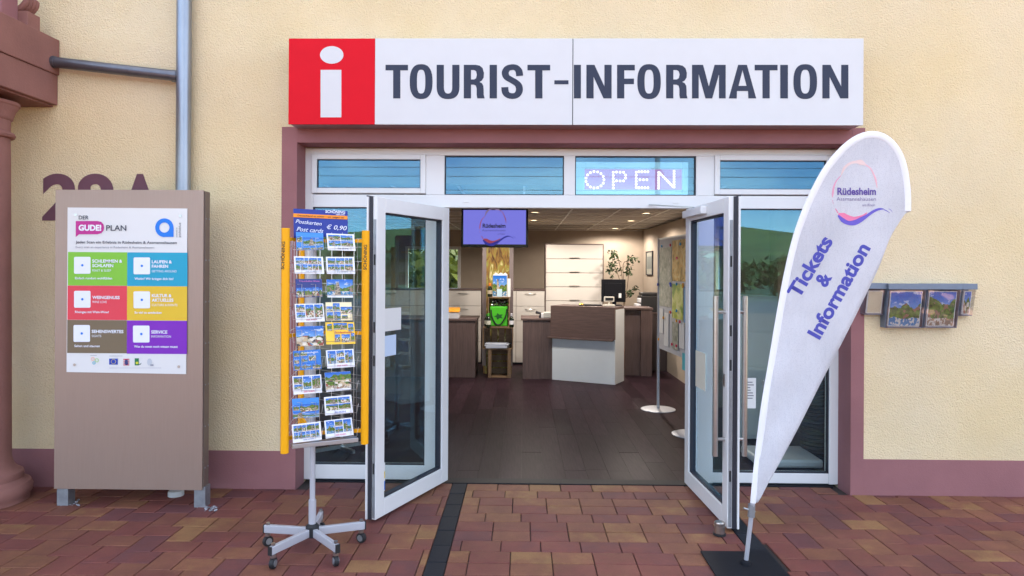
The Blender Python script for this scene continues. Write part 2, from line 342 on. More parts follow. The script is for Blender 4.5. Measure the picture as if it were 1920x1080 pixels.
def circ(cx, cy, rx, ry=None, n=28, a0=0, a1=360):
    ry = ry or rx; return [(cx + rx * math.cos(R(a0 + (a1 - a0) * k / n)), cy + ry * math.sin(R(a0 + (a1 - a0) * k / n))) for k in range(n)]
def rect(u0, v0, u1, v1): return [(u0, v0), (u0, v1), (u1, v1), (u1, v0)]
def rrect(u0, v0, u1, v1, r, n=5):
    o = []
    for cx, cy, a in ((u1 - r, v0 + r, -90), (u1 - r, v1 - r, 0), (u0 + r, v1 - r, 90), (u0 + r, v0 + r, 180)):
        o += [(cx + r * math.cos(R(a + 90 * k / n)), cy + r * math.sin(R(a + 90 * k / n))) for k in range(n + 1)]
    return o
def brush(pts, wid):
    """outline of a tapering brush stroke in pixels"""
    L_, R_ = [], []
    for k, (x, y) in enumerate(pts):
        a = pts[max(k - 1, 0)]; b = pts[min(k + 1, len(pts) - 1)]; dx, dy = b[0] - a[0], b[1] - a[1]; l = math.hypot(dx, dy) or 1
        w_ = wid[k] / 2; L_.append((x - dy / l * w_, y + dx / l * w_)); R_.append((x + dy / l * w_, y - dx / l * w_))
    return L_ + R_[::-1]
def catm(pts, n=6):
    o = []
    for i in range(len(pts) - 1):
        p0, p1, p2, p3 = pts[max(i - 1, 0)], pts[i], pts[i + 1], pts[min(i + 2, len(pts) - 1)]
        for k in range(n):
            t = k / n; o.append(tuple(0.5 * (2 * p1[j] + (p2[j] - p0[j]) * t + (2 * p0[j] - 5 * p1[j] + 4 * p2[j] - p3[j]) * t * t + (3 * p1[j] - p0[j] - 3 * p2[j] + p3[j]) * t ** 3) for j in range(len(p1))))
    o.append(tuple(pts[-1])); return o

WALL = -0.20           # front of the wall; the white door frame stands at Y = 0
# ------------------------------------------------------------------ ground
def sheet(name, x0, x1, y0, y1, z, m, kind='structure'):
    mb = MB(); mb.poly([(x0, y0, z), (x1, y0, z), (x1, y1, z), (x0, y1, z)]); o = mb.build(name, m); return tag(o, kind=kind)
sheet('ground', -900, 900, -900, 900, -0.10, mat('meadow', (0.075, 0.105, 0.035), .95, var=.4, vscale=.08))
# the open square and the road behind the viewer, seen only mirrored in the panes
def brickfield():
    m = bpy.data.materials.new('far_paving'); m.use_nodes = True; t = m.node_tree; b = t.nodes['Principled BSDF']
    br = t.nodes.new('ShaderNodeTexBrick'); co = t.nodes.new('ShaderNodeTexCoord'); t.links.new(co.outputs['Object'], br.inputs['Vector'])
    br.inputs['Scale'].default_value = 1; br.inputs['Brick Width'].default_value = .24; br.inputs['Row Height'].default_value = .16; br.inputs['Mortar Size'].default_value = .004
    br.inputs['Color1'].default_value = (.24, .10, .075, 1); br.inputs['Color2'].default_value = (.26, .14, .085, 1); br.inputs['Mortar'].default_value = (.05, .04, .035, 1)
    t.links.new(br.outputs[0], b.inputs['Base Color']); b.inputs['Roughness'].default_value = .8; return m
sheet('square', -40, 40, -22, -3.3, -0.012, brickfield())
sheet('road', -120, 120, -34, -22, -0.05, mat('asphalt', (0.06, 0.06, 0.062), .9, var=.15, vscale=3))
# paved area before the door: every stone its own piece
pav = tag(MB().box(-7, 7, -3.3, 0.06, -0.08, -0.012).build('pavement', SAND), kind='structure')
L_, W_ = 0.24, 0.16
xs0a, xs0b = G(849, 905).x, G(869, 905).x; xs0b = xs0a + 0.115
xs1a = 1.36; xs1b = xs1a + 0.115
JL, JR = P(555, 600, WALL).x, P(1596, 600, WALL).x          # jambs of the wall opening
stones = []
def clip_add(x0, x1, y0, y1, bx0, bx1, by0, by1, rot=False):
    a, b, c, d = max(x0, bx0), min(x1, bx1), max(y0, by0), min(y1, by1)
    if b - a > .03 and d - c > .03: stones.append((a, b, c, d))
ZL = (-5.2, xs0a); ZR = (xs1b, 5.2)
for (zx0, zx1) in (ZL, ZR):
    for i in range(-60, 60):
        for j in range(-40, 40):
            ox, oy = i * W_ + j * L_ - 0.1, i * W_ - j * L_ - 0.2 - 0.05
            for (a, b, c, d) in ((ox, ox + L_, oy, oy + W_), (ox, ox + W_, oy + W_, oy + W_ + L_)):
                if b < zx0 or a > zx1 or d < -3.28 or c > 0: continue
                # before the wall, and the part that runs into the door recess
                if c < WALL: clip_add(a, b, c, d, zx0, zx1, -3.28, WALL - .004 if (a < JL or b > JR) else -.03)
                elif a >= JL - .12 and b <= JR + .12: clip_add(a, b, c, d, max(zx0, JL), min(zx1, JR), WALL, -.03)
row = 0; y = -0.03
while y > -3.28:
    off = -(row % 2) * L_ / 2 - .06 * (row % 3); x = xs0b + off
    while x < xs1a:
        clip_add(x, x + L_, y - W_, y, xs0b, xs1a, -3.28, -.03); x += L_
    y -= W_; row += 1
def stone_mesh(cache={}, sx=.24, sy=.16):
    k = (round(sx, 3), round(sy, 3))
    if k not in cache:
        g, c, mb = .0026, .0035, MB(); x, y_ = sx / 2 - g, sy / 2 - g
        lo = [(-x, -y_, -.012), (x, -y_, -.012), (x, y_, -.012), (-x, y_, -.012)]; mi = [(p[0], p[1], -c * .8) for p in lo]
        hi = [(p[0] - math.copysign(c, p[0]), p[1] - math.copysign(c, p[1]), 0) for p in lo]; mb.v = lo + mi + hi
        mb.f = [(8, 9, 10, 11)] + [(a + s_, (a + 1) % 4 + s_, (a + 1) % 4 + s_ + 4, a + s_ + 4) for s_ in (0, 4) for a in range(4)]; mb.m = [0] * len(mb.f)
        cache[k] = mb.mesh('paver', PAVER)
    return cache[k]
def seen_stone(s_):
    u, v, z = uv_of(((s_[0] + s_[1]) / 2, (s_[2] + s_[3]) / 2, 0)); return z > 0 and -60 < u < 1980 and v < 1110
stones.sort(key=lambda s_: (not seen_stone(s_), uv_of(((s_[0] + s_[1]) / 2, (s_[2] + s_[3]) / 2, 0))[2]))
rest = MB()
for k, (a, b, c, d) in enumerate(stones):
    dz = rnd.uniform(-.0015, .0015)
    if k < 300 and seen_stone((a, b, c, d)):
        o = bpy.data.objects.new('paver', stone_mesh(sx=b - a, sy=d - c)); COL.objects.link(o); o.parent = pav; o.location = ((a + b) / 2, (c + d) / 2, dz)
        o.rotation_euler = (rnd.uniform(-.004, .004), rnd.uniform(-.004, .004), 0)
    else:
        me = stone_mesh(sx=b - a, sy=d - c); i = len(rest.v); rest.v += [(v.co.x + (a + b) / 2, v.co.y + (c + d) / 2, v.co.z + dz) for v in me.vertices]
        for p in me.polygons: rest.f.append(tuple(i + q for q in p.vertices)); rest.m.append(0)
tag(rest.build('paver_field', PAVER, pav), kind='stuff')
for xa in (xs0a, xs1a):
    y = -.03
    while y > -3.2:
        o = MB().box(xa + .003, xa + .112, y - .237, y - .003, -.012, .001 + rnd.uniform(-.001, .001)).build('black_paver', DARKST, pav, .003); y -= .24

# ------------------------------------------------------------------ the building
bld = thing('office_building', 'cream rendered building with mauve plinth and mauve door surround', 'building', (0, WALL, 0))
OT = P(1070, 268, WALL).z                                   # top of the opening
PLT = P(480, 845, WALL).z                                   # top of the plinth
LT = P(1070, 239, WALL).z                                   # top of the lintel band
TJ0, TJ1 = P(527, 600, WALL).x, P(1620, 600, WALL).x        # outer edges of the surround
wl = MB()
out = [(-8, 0), (JL, 0), (JL, OT), (JR, OT), (JR, 0), (8, 0), (8, 7.2), (-8, 7.2)]
# butt boxes: left, right, over
wl.box(-8, JL, WALL, .2, -.08, 7.2); wl.box(JR, 8, WALL, .2, -.08, 7.2); wl.box(JL, JR, WALL, .2, OT, 7.2)
wl.build('wall', STUCCO, bld)
MB().box(-8, TJ0, WALL - .004, WALL + .05, -.08, PLT).build('plinth', MAUVE, bld, .002)
MB().box(TJ1, 8, WALL - .004, WALL + .05, -.08, PLT - .02).build('plinth', MAUVE, bld, .002)
MB().box(TJ0, JL + .003, WALL - .006, 0.0, -.08, LT).build('door_jamb', MAUVE, bld, .002)
MB().box(JR - .003, TJ1, WALL - .006, 0.0, -.08, LT).build('door_jamb', MAUVE, bld, .002)
MB().box(JL + .003, JR - .003, WALL - .006, 0.0, OT - .003, LT).build('lintel', MAUVE, bld, .002)
for xx_ in (-8, 7.7): MB().box(xx_, xx_ + .3, .2, 8.4, -.08, 7.2).build('side_wall', STUCCO, bld)
BX0, BX1, BZ0, BZ1 = -2.35, -1.24, 1.22, 2.12              # window in the rear wall
bw = MB(); bw.box(-8, BX0, 8.4, 8.7, -.08, 7.2).box(BX1, 8, 8.4, 8.7, -.08, 7.2).box(BX0, BX1, 8.4, 8.7, -.08, BZ0).box(BX0, BX1, 8.4, 8.7, BZ1, 7.2)
bw.build('rear_wall', STUCCO, bld)
MB().box(-8.3, 8.3, -.22, 9.0, 7.2, 7.5).build('roof', mat('roof_tile', (.2, .07, .05), .8, var=.2), bld)
wm = lambda u, v: P(u, v, WALL - .003)
NUM = mat('number_paint', (0.15, 0.060, 0.085), .8, var=.06)
text('house_number', '29', 79, 409, 213, 409, wm, NUM, bld, bold=.04, cap=80)
text('house_number', 'A', 226, 409, 300, 409, wm, NUM, bld, bold=.04, cap=80)

# ------------------------------------------------------------------ the room behind
FLOORM = mat('dark_plank', (0.030, 0.0165, 0.0220), .40, var=.5, vscale=3.0, stretch=(22, 1.4, 1), bump=.08, bscale=40, island=.22, spec=.03)
fl = tag(MB().box(-3.3, 3.0, .06, 8.4, -.09, -.006).build('interior_floor', mat('subfloor', (0.03, 0.018, 0.017), .5)), kind='structure')
pc = {}
for i in range(-17, 17):
    x = i * .178; off = rnd.uniform(0, 1.2); y = .10 - off
    while y < 8.4:
        a, b = max(y, .10), min(y + 1.25, 8.38)
        if b - a > .05 and -3.1 < x < 2.75 and (x > -1.6 or y < 3):
            k = round(b - a, 2)
            if k not in pc: pc[k] = MB().box(0, .1768, 0, k - .0012, -.006, 0).mesh('plank', FLOORM)
            o = bpy.data.objects.new('plank', pc[k]); COL.objects.link(o); o.parent = fl; o.location = (x, a, rnd.uniform(-.0003, .0003))
        y += 1.25
MB().box(JL + .05, JR - .05, -.029, .099, -.05, .006).build('threshold', mat('threshold_strip', (.010, .011, .015), .6, 0.0, var=.1, spec=.15), fl, .004)
CEIL = 2.45
RW = 2.39
INW = mat('taupe_wall', (0.42, 0.345, 0.275), .85, var=.04, bump=.15, bscale=150)
iw = tag(MB().box(-3.5, BX0, 8.36, 8.398, 0, CEIL).box(BX1, 3, 8.36, 8.398, 0, CEIL).box(BX0, BX1, 8.36, 8.398, 0, BZ0).box(BX0, BX1, 8.36, 8.398, BZ1, CEIL).build('interior_wall_rear', INW), kind='structure')
tag(MB().box(RW, RW + .15, 3.2, 8.35, 0, CEIL).box(RW, 3.15, 3.05, 3.19, 0, CEIL).box(3.0, 3.15, .2, 3.04, 0, 2.9).build('interior_wall_right', INW), kind='structure')
tag(MB().box(-3.5, -3.35, .2, 8.35, 0, 2.9).build('interior_wall_left', INW), kind='structure')
ce = tag(MB().box(-3.34, 2.99, .9, 8.35, CEIL + .03, CEIL + .12).box(-3.34, 2.99, .8, .9, CEIL - .02, 3.0).box(-3.34, 2.99, .2, .8, 2.92, 3.0).build('interior_ceiling', mat('ceiling_plaster', (.40, .37, .33), .9, var=.03)), kind='structure')
TILE = mat('ceiling_tile', (0.42, 0.37, 0.32), .9, var=.08, vscale=30, bump=.2, bscale=200, island=.05)
TBAR = mat('ceiling_grid', (0.75, 0.73, 0.68), .5, var=.02)
tm = MB().box(0, .605, 0, .605, CEIL + .006, CEIL + .02).mesh('ceiling_tile', TILE)
gb = MB()
for i in range(-6, 5):
    for j in range(0, 12):
        x, y = i * .625 + .02, .92 + j * .62
        if x + .6 > RW and y > 2.6: continue
        if y < 2.4: continue
        o = bpy.data.objects.new('ceiling_tile', tm); COL.objects.link(o); o.parent = ce; o.location = (x, y, 0)
for i in range(-6, 5): gb.box(i * .625 - .001, i * .625 + .020, .9, 8.35, CEIL - .002, CEIL + .006) if i * .625 < RW else None
for j in range(0, 13): gb.box(-3.3, RW, .92 + j * .62 - .016, .92 + j * .62 - .003, CEIL - .0005, CEIL + .007)
gb.build('ceiling_grid', TBAR, ce)
LAMP = mat('lamp_lens', (.9, .85, .7), .4, emit=(1, .84, .58), estr=9)
k = 0
spots = [(1003, 399), (1001, 414), (1183, 415), (1153, 429), (1212, 401), (872, 402)]
pl = [PP(u, v, Vector((0, 0, CEIL)), Vector((0, 0, 1))) for u, v in spots]
names = ['left of the two lit downlights beside the television, nearer one', 'lit downlight beside the television, farther back', 'lit ceiling downlight above the potted plant', 'small lit ceiling downlight farthest back, above the monitor', 'lit ceiling downlight near the right wall', 'lit ceiling downlight left of the television']
for k, p in enumerate(pl):
    t = thing('downlight', names[k] if k < 6 else 'lit ceiling downlight near the entrance, hidden by the door head', 'lamp', (p.x, p.y, CEIL), 'ceiling downlights')
    MB().lathe([(.062, -.012), (.062, -.002), (.048, -.002), (.048, -.012)], (p.x, p.y, CEIL), 20).build('trim_ring', ALU, t)
    MB().lathe([(.046, -.009), (.046, -.004)], (p.x, p.y, CEIL), 20).build('lens', LAMP, t)
    ld = bpy.data.lights.new('downlight_beam', 'SPOT'); ld.energy = 26; ld.spot_size = R(172); ld.spot_blend = .35; ld.color = (1, .90, .79); ld.shadow_soft_size = .05
    lo = bpy.data.objects.new('downlight_beam', ld); COL.objects.link(lo); lo.parent = t; lo.location = (0, 0, -.03)
# rear window
rw = thing('rear_window', 'white framed window in the rear wall left of the display column', 'window', (BX0, 8.4, BZ0))
m_ = MB(); m_.box(BX0, BX0 + .06, 8.34, 8.42, BZ0, BZ1).box(BX1 - .06, BX1, 8.34, 8.42, BZ0, BZ1).box(BX0 + .06, BX1 - .06, 8.34, 8.42, BZ0, BZ0 + .06).box(BX0 + .06, BX1 - .06, 8.34, 8.42, BZ1 - .06, BZ1)
m_.build('frame', PVC, rw, .004); MB().box(BX0 + .06, BX1 - .06, 8.375, 8.385, BZ0 + .06, BZ1 - .06).build('pane', GLASS, rw)

# ------------------------------------------------------------------ glazed entrance
ent = thing('glazed_entrance', 'white framed glazed shop entrance with transom windows and open double doors', 'entrance', (.4, 0, 0))
FB = .012
X = lambda u, v=600: P(u, v, 0).x
Z = lambda v, u=1070: P(u, v, 0).z
fx0, fx1 = X(568), X(1574)
zt = Z(279); FD = .085
def member(nm, x0, x1, z0, z1, y0=0, y1=FD): return MB().box(x0, x1, y0, y1, z0, z1).build(nm, PVC, ent, .004)
ztb0, ztb1 = Z(390), Z(366)             # door head
zg1 = Z(292)                            # top of the transom openings
D0, D1 = X(824), X(1308)                # door opening
member('jamb', fx0, X(585), FB, zt); member('jamb', X(1556), fx1, FB, zt)
member('head', X(585), X(1556), zg1, zt); member('transom_bar', X(585), X(1556), ztb0, ztb1)
member('post', X(797), D0, FB, ztb0); member('post', D1, X(1338), FB, ztb0)
member('mullion', X(797), X(832), ztb1, zg1); member('mullion', X(1056), X(1077), ztb1, zg1); member('mullion', X(1304), X(1338), ztb1, zg1)
member('bottom_rail', X(585), X(797), FB + .004, Z(876), .006); member('bottom_rail', X(1338), X(1556), FB + .004, Z(884), .006)
for a_, b_ in ((585, 797), (1338, 1556)): MB().box(X(a_), X(b_), .02, .08, -.01, FB + .002).build('sill_gasket', DARKB, ent)
for u in (712, 873, 1266): MB().box(X(u) - .02, X(u) + .02, -.006, .001, Z(381), Z(378)).build('drain_cap', PVC, ent, .002)
def pane(nm, x0, x1, z0, z1, g=.007, sash=0):
    t = MB().box(x0, x1, .030, .036, z0, z1).build(nm, GLASS, ent)
    q = MB().box(x0, x0 + g, .012, .05, z0, z1).box(x1 - g, x1, .012, .05, z0, z1).box(x0 + g, x1 - g, .012, .05, z0, z0 + g).box(x0 + g, x1 - g, .012, .05, z1 - g, z1)
    q.build('gasket', DARKB, t); return t
def sash(x0, x1, z0, z1, b):
    t = bpy.data.objects.new('transom_sash', MB().box(x0, x0 + b, -.014, .05, z0, z1).box(x1 - b, x1, -.014, .05, z0, z1).box(x0 + b, x1 - b, -.014, .05, z0, z0 + b).box(x0 + b, x1 - b, -.014, .05, z1 - b, z1).mesh('transom_sash', PVC))
    COL.objects.link(t); t.parent = ent; t.matrix_parent_inverse = PINV(ent); bv = t.modifiers.new('bevel', 'BEVEL'); bv.width = .004; bv.limit_method = 'ANGLE'
    MB().box(x0 + b, x1 - b, .014, .020, z0 + b, z1 - b).build('pane', GLASS, t)
    g = .005; MB().box(x0 + b, x0 + b + g, .004, .03, z0 + b, z1 - b).box(x1 - b - g, x1 - b, .004, .03, z0 + b, z1 - b).box(x0 + b + g, x1 - b - g, .004, .03, z0 + b, z0 + b + g).box(x0 + b + g, x1 - b - g, .004, .03, z1 - b - g, z1 - b).build('gasket', DARKB, t)
sash(X(583), X(797), Z(364), Z(290), .042); sash(X(1338), X(1558), Z(364), Z(290), .042)
pane('transom_pane', X(832), X(1056), ztb1, zg1); pane('transom_pane', X(1077), X(1304), ztb1, zg1)
pane('side_pane', X(585), X(797), Z(876), ztb0); pane('side_pane', X(1338), X(1556), Z(884), ztb0)
# door leaves
LW, LT_, LH0, LH1 = .955, .068, .022, Z(391) - .004
def leaf(hx, ang, sgn, lab):
    """leaf built closed along +x from its hinge (sgn=1) or -x (sgn=-1); inside face towards +y; then swung"""
    M_ = Matrix.Translation((hx, -.012, 0)) @ Matrix.Rotation(R(ang), 4, 'Z')
    def bb(x0, x1, y0, y1, z0, z1, mb=None):
        mb = mb or MB(); a, b = (x0, x1) if sgn > 0 else (-x1, -x0); return mb.box(a, b, y0, y1, z0, z1)
    def fin(mb, nm, m, par, bv=0.0):
        mb.v = [tuple(M_ @ Vector(v)) for v in mb.v]; return mb.build(nm, m, par, bv)
    b = .098; y0, y1 = -LT_, 0.0
    q = bb(0, b, y0, y1, LH0, LH1); bb(LW - b, LW, y0, y1, LH0, LH1, q); bb(b, LW - b, y0, y1, LH0, LH0 + b * 1.15, q); bb(b, LW - b, y0, y1, LH1 - b, LH1, q)
    d = fin(q, 'door', PVC, ent, .004); tag(d, lab)
    fin(bb(b, LW - b, -.040, -.034, LH0 + b * 1.15, LH1 - b), 'pane', GLASS, d)
    g = .010; q = bb(b, b + g, -.055, -.012, LH0 + b * 1.15, LH1 - b); bb(LW - b - g, LW - b, -.055, -.012, LH0 + b * 1.15, LH1 - b, q)
    bb(b + g, LW - b - g, -.055, -.012, LH0 + b * 1.15, LH0 + b * 1.15 + g, q); bb(b + g, LW - b - g, -.055, -.012, LH1 - b - g, LH1 - b, q)
    fin(q, 'gasket', DARKB, d)
    # free edge: lock strip, dark seal and outer white lip
    fin(bb(LW, LW + .003, -.026, -.006, LH0 + .01, LH1 - .15), 'lock_strip', GALV, d)
    fin(bb(LW, LW + .006, -.058, -.030, LH0, LH1), 'edge_seal', DARKB, d)
    fin(bb(LW, LW + .016, -.0725, -.060, LH0, LH1), 'edge_lip', PVC, d, .002)
    fin(bb(0, LW + .016, -.0725, -.066, LH1 + .001, LH1 + .008), 'top_seal', DARKB, d)
    for zz in (LH0 + .3, 1.03, 1.25, LH1 - .45): fin(bb(LW + .003, LW + .005, -.022, -.010, zz, zz + .07), 'lock_plate', BLACK, d)
    return d, M_, bb, fin
dl, ML, bbL, finL = leaf(X(842), -113.5, 1, 'left open door leaf with two blank stickers on its glass')
dr, MR, bbR, finR = leaf(X(1284), 93, -1, 'right open door leaf with steel bar handles and closer')
STK = PAPER
def onleaf(M_, x0, x1, z0, z1, y, nm, m, par):
    mb = MB().box(x0, x1, y, y + .0015, z0, z1); mb.v = [tuple(M_ @ Vector(v)) for v in mb.v]; return mb.build(nm, m, par)
xi = LW - .098
onleaf(ML, xi - .235, xi - .012, 1.245, 1.40, -.0325, 'sticker', PAPER, dl)
onleaf(ML, xi - .175, xi - .012, 1.075, 1.215, -.0325, 'sticker', flat('pale_blue_sticker', (196, 214, 240)), dl)
onleaf(ML, xi - .052, xi - .012, .17, .36, -.0325, 'maker_label', PAPER, dl)
onleaf(ML, xi - .050, xi - .014, .255, .30, -.0308, 'maker_label', flat('label_yellow', (235, 205, 60)), dl)
onleaf(ML, xi - .050, xi - .014, .175, .235, -.0308, 'maker_label', flat('label_blue', (40, 110, 200)), dl)
for (yo, s_) in ((.062, 1), (-LT_ - .062, -1)):
    h = MB(); xh = -(LW - .055); h.tube([MR @ Vector((xh, yo, .47)), MR @ Vector((xh, yo, 1.505))], .017, 14)
    for zz in (.58, 1.40): h.tube([MR @ Vector((xh, yo, zz)), MR @ Vector((xh, 0 if s_ > 0 else -LT_, zz))], .012, 12)
    h.build('bar_handle', STEEL, dr, smooth=True)
finR(bbR(LW - .072, LW - .046, .0005, .006, .92, 1.0), 'lock_cylinder', STEEL, dr)
finR(bbR(.06, .52, .001, .045, LH1 - .075, LH1 - .022), 'door_closer', PVC, dr, .004)
ca = MR @ Vector((-.30, .028, LH1 - .012)); MB().obar(ca, Vector((X(1216), -.02, Z(384))), .022, .010).build('closer_arm', ALU, dr)
onleaf(MR, -.40, -.17, .80, 1.07, -.0330, 'notice', flat('cream_notice', (226, 222, 205)), dr)
ns = boxo('notice', (X(1396), X(1420), .024, .0255, Z(764), Z(707)), PAPER, ent)
for k in range(7): boxo('print_line', (X(1399), X(1399 + rnd.uniform(10, 17)), .0228, .0232, Z(716 + 5 * k), Z(714 + 5 * k)), mat('print_grey', (.25, .25, .28), .6), ns)

# ------------------------------------------------------------------ big sign over the door
SF = -0.39
sgn = thing('shop_sign', 'long white lightbox sign reading TOURIST-INFORMATION with red i square', 'sign', (.4, WALL, 2.7))
x0, x1, z0, z1 = rc(541, 72, 1619, 234, SF)
boxo('housing', (x0 + .004, x1 - .004, SF + .012, WALL - .001, z0 + .004, z1 - .004), ALU, sgn, .004)
xr = P(703, 150, SF).x; xm = P(1074, 150, SF).x
boxo('red_panel', (x0, xr - .0006, SF, SF + .012, z0, z1), SIGNR, sgn, .0015)
boxo('white_panel', (xr + .0006, xm - .003, SF, SF + .012, z0, z1), SIGNW, sgn, .0015)
boxo('white_panel', (xm + .003, x1, SF, SF + .012, z0, z1), SIGNW, sgn, .0015)
boxo('panel_joint', (xm - .003, xm + .003, SF + .006, SF + .012, z0, z1), DARKB, sgn)
sm = lambda u, v: P(u, v, SF - .0015)
shape('letter_i_dot', [circ(622, 103, 22, 16.5)], sm, SIGNW, sgn); shape('letter_i_stem', [rect(601, 131, 640, 220)], sm, SIGNW, sgn)
def glyph(c, w_):
    s_, h = .215 / w_ if w_ > 0 else .3, .165
    q = lambda pts: [(x, y) for x, y in pts]
    def arc(cx, cy, rx, ry, a0, a1, n=8, e=2.5):
        o = []
        for k in range(n + 1):
            a = R(a0 + (a1 - a0) * k / n); ca_, sa = math.cos(a), math.sin(a)
            o.append((cx + rx * math.copysign(abs(ca_) ** (2 / e), ca_), cy + ry * math.copysign(abs(sa) ** (2 / e), sa)))
        return o
    if c == 'T': return [q([(0, 1), (1, 1), (1, 1 - h), (.5 + s_ / 2, 1 - h), (.5 + s_ / 2, 0), (.5 - s_ / 2, 0), (.5 - s_ / 2, 1 - h), (0, 1 - h)])]
    if c == 'I': return [q([(0, 0), (0, 1), (1, 1), (1, 0)])]
    if c == '-': return [q([(0, .42), (0, .54), (1, .54), (1, .42)])]
    if c == 'O': return [arc(.5, .5, .5, .52, 0, 357, 36), arc(.5, .5, .5 - s_, .52 - h, 0, 357, 32, 2.8)]
    if c == 'U': return [[(0, 1)] + arc(.5, .36, .5, .38, 180, 360, 16) + [(1, 1), (1 - s_, 1)] + arc(.5, .36, .5 - s_, .38 - h, 360, 180, 14) + [(s_, 1)]]
    if c == 'N': return [q([(0, 0), (0, 1), (s_ * 1.12, 1), (1 - s_, .36), (1 - s_, 1), (1, 1), (1, 0), (1 - s_ * 1.12, 0), (s_, .64), (s_, 0)])]
    if c == 'F': return [q([(0, 0), (0, 1), (1, 1), (1, 1 - h), (s_, 1 - h), (s_, .59), (.95, .59), (.95, .59 - h), (s_, .59 - h), (s_, 0)])]
    if c == 'M': return [q([(0, 0), (0, 1), (.33, 1), (.5, .36), (.67, 1), (1, 1), (1, 0), (1 - s_ * .93, 0), (1 - s_ * .93, .72), (.60, 0), (.40, 0), (s_ * .93, .72), (s_ * .93, 0)])]
    if c == 'A': return [q([(0, 0), (.34, 1), (.66, 1), (1, 0), (1 - s_ * 1.1, 0), (.70, .22), (.30, .22), (s_ * 1.1, 0)]), q([(.355, .375), (.645, .375), (.5, .84)])]
    if c == 'R': return [q([(0, 0), (0, 1), (.58, 1), (.78, .975), (.92, .90), (.985, .76), (.97, .62), (.88, .53), (.77, .49), (.88, .455), (.955, .38), (.97, .27), (.975, .10), (1.02, .0), (.66, 0), (.63, .10), (.63, .29), (.59, .38), (.49, .41), (s_, .41), (s_, 0)]), q([(s_, .565), (s_, .845), (.5, .845), (.60, .81), (.64, .71), (.60, .60), (.5, .565)])]
    if c == 'S':
        cl = catm([(.84, .67), (.80, .82), (.66, .915), (.48, .93), (.28, .89), (.18, .77), (.24, .64), (.44, .555), (.66, .47), (.80, .37), (.82, .22), (.70, .10), (.50, .07), (.30, .10), (.185, .19), (.16, .335)], 4)
        A_, B_ = [], []
        for k, (x, y) in enumerate(cl):
            a = cl[max(k - 1, 0)]; b = cl[min(k + 1, len(cl) - 1)]; dx, dy = (b[0] - a[0]) * w_, b[1] - a[1]; l = math.hypot(dx, dy); nx, ny = -dy / l, dx / l
            A_.append((x + nx * .104 / w_, y + ny * .085)); B_.append((x - nx * .104 / w_, y - ny * .085))
        return [A_ + B_[::-1]]
for c, a, b in (('T', 722.8, 765), ('O', 768.2, 811), ('U', 818.7, 861.5), ('R', 869.6, 908), ('I', 918, 931.8), ('S', 940, 981), ('T', 989, 1031.6), ('-', 1039.4, 1066),
                ('I', 1076, 1089.2), ('N', 1099.5, 1146.8), ('F', 1157, 1190.3), ('O', 1195, 1239), ('R', 1249, 1288.5), ('M', 1297.5, 1360.7), ('A', 1366.5, 1418), ('T', 1415, 1458), ('I', 1463, 1477.4), ('O', 1487.7, 1532), ('N', 1542, 1590.8)):
    lo_ = [[(a + x * (b - a), 184.5 - y * 63) for x, y in lp] for lp in glyph(c, (b - a) / 63)]
    shape('letter', lo_, sm, SIGNT, sgn)

# ------------------------------------------------------------------ OPEN sign behind the transom
op = thing('open_sign', 'lit LED sign reading OPEN behind the transom pane', 'sign', (X(1188), .1, Z(362)))
ox0, ox1, oz0, oz1 = rc(1078, 304, 1290, 365, .10)
iu = rc(1096, 317, 1279, 356, .10)
OPF = mat('open_frame', (.42, .62, .70), .35, emit=(.30, .50, .60), estr=.30)
MB().box(ox0, iu[0], .09, .13, oz0, oz1).box(iu[1], ox1, .09, .13, oz0, oz1).box(iu[0], iu[1], .09, .13, oz0, iu[2]).box(iu[0], iu[1], .09, .13, iu[3], oz1).build('frame', OPF, op, .004)
boxo('face', (iu[0], iu[1], .11, .128, iu[2], iu[3]), mat('open_face', (.20, .10, .24), .5, emit=(.60, .20, .42), estr=.62), op)
LED = mat('led', (.9, .9, .95), .4, emit=(.93, .95, 1), estr=1.6)
def dots(poly, n):
    L = [0]
    for a, b in zip(poly, poly[1:]): L.append(L[-1] + math.dist(a, b))
    o = []
    for k in range(n):
        d = L[-1] * k / max(n - 1, 1)
        for i in range(len(poly) - 1):
            if d <= L[i + 1] + 1e-6: t = (d - L[i]) / max(L[i + 1] - L[i], 1e-6); o.append((poly[i][0] + (poly[i + 1][0] - poly[i][0]) * t, poly[i][1] + (poly[i + 1][1] - poly[i][1]) * t)); break
    return o
LET = [circ(1115.5, 337, 17, 15.5, 15), dots([(1150, 352.5), (1150, 323)], 6) + dots([(1156, 322.5), (1170, 323), (1175, 331), (1169, 339.5), (1156, 339)], 8),
       dots([(1215, 322), (1193, 322), (1193, 352), (1215, 352)], 14) + dots([(1200, 337), (1213, 337)], 3), dots([(1235, 353), (1235, 322), (1264, 352), (1264, 321)], 22)]
for dd in LET:
    mb = MB()
    for (u, v) in dd:
        p = P(u, v, .107); mb.lathe([(.0100, -.003), (.009, .001), (.004, .003)], (0, 0, 0), 10)
        for i in range(len(mb.v) - 30, len(mb.v)): a = mb.v[i]; mb.v[i] = (p.x + a[0], p.y - a[2] - .001, p.z + a[1])
    mb.build('led_letter', LED, op)

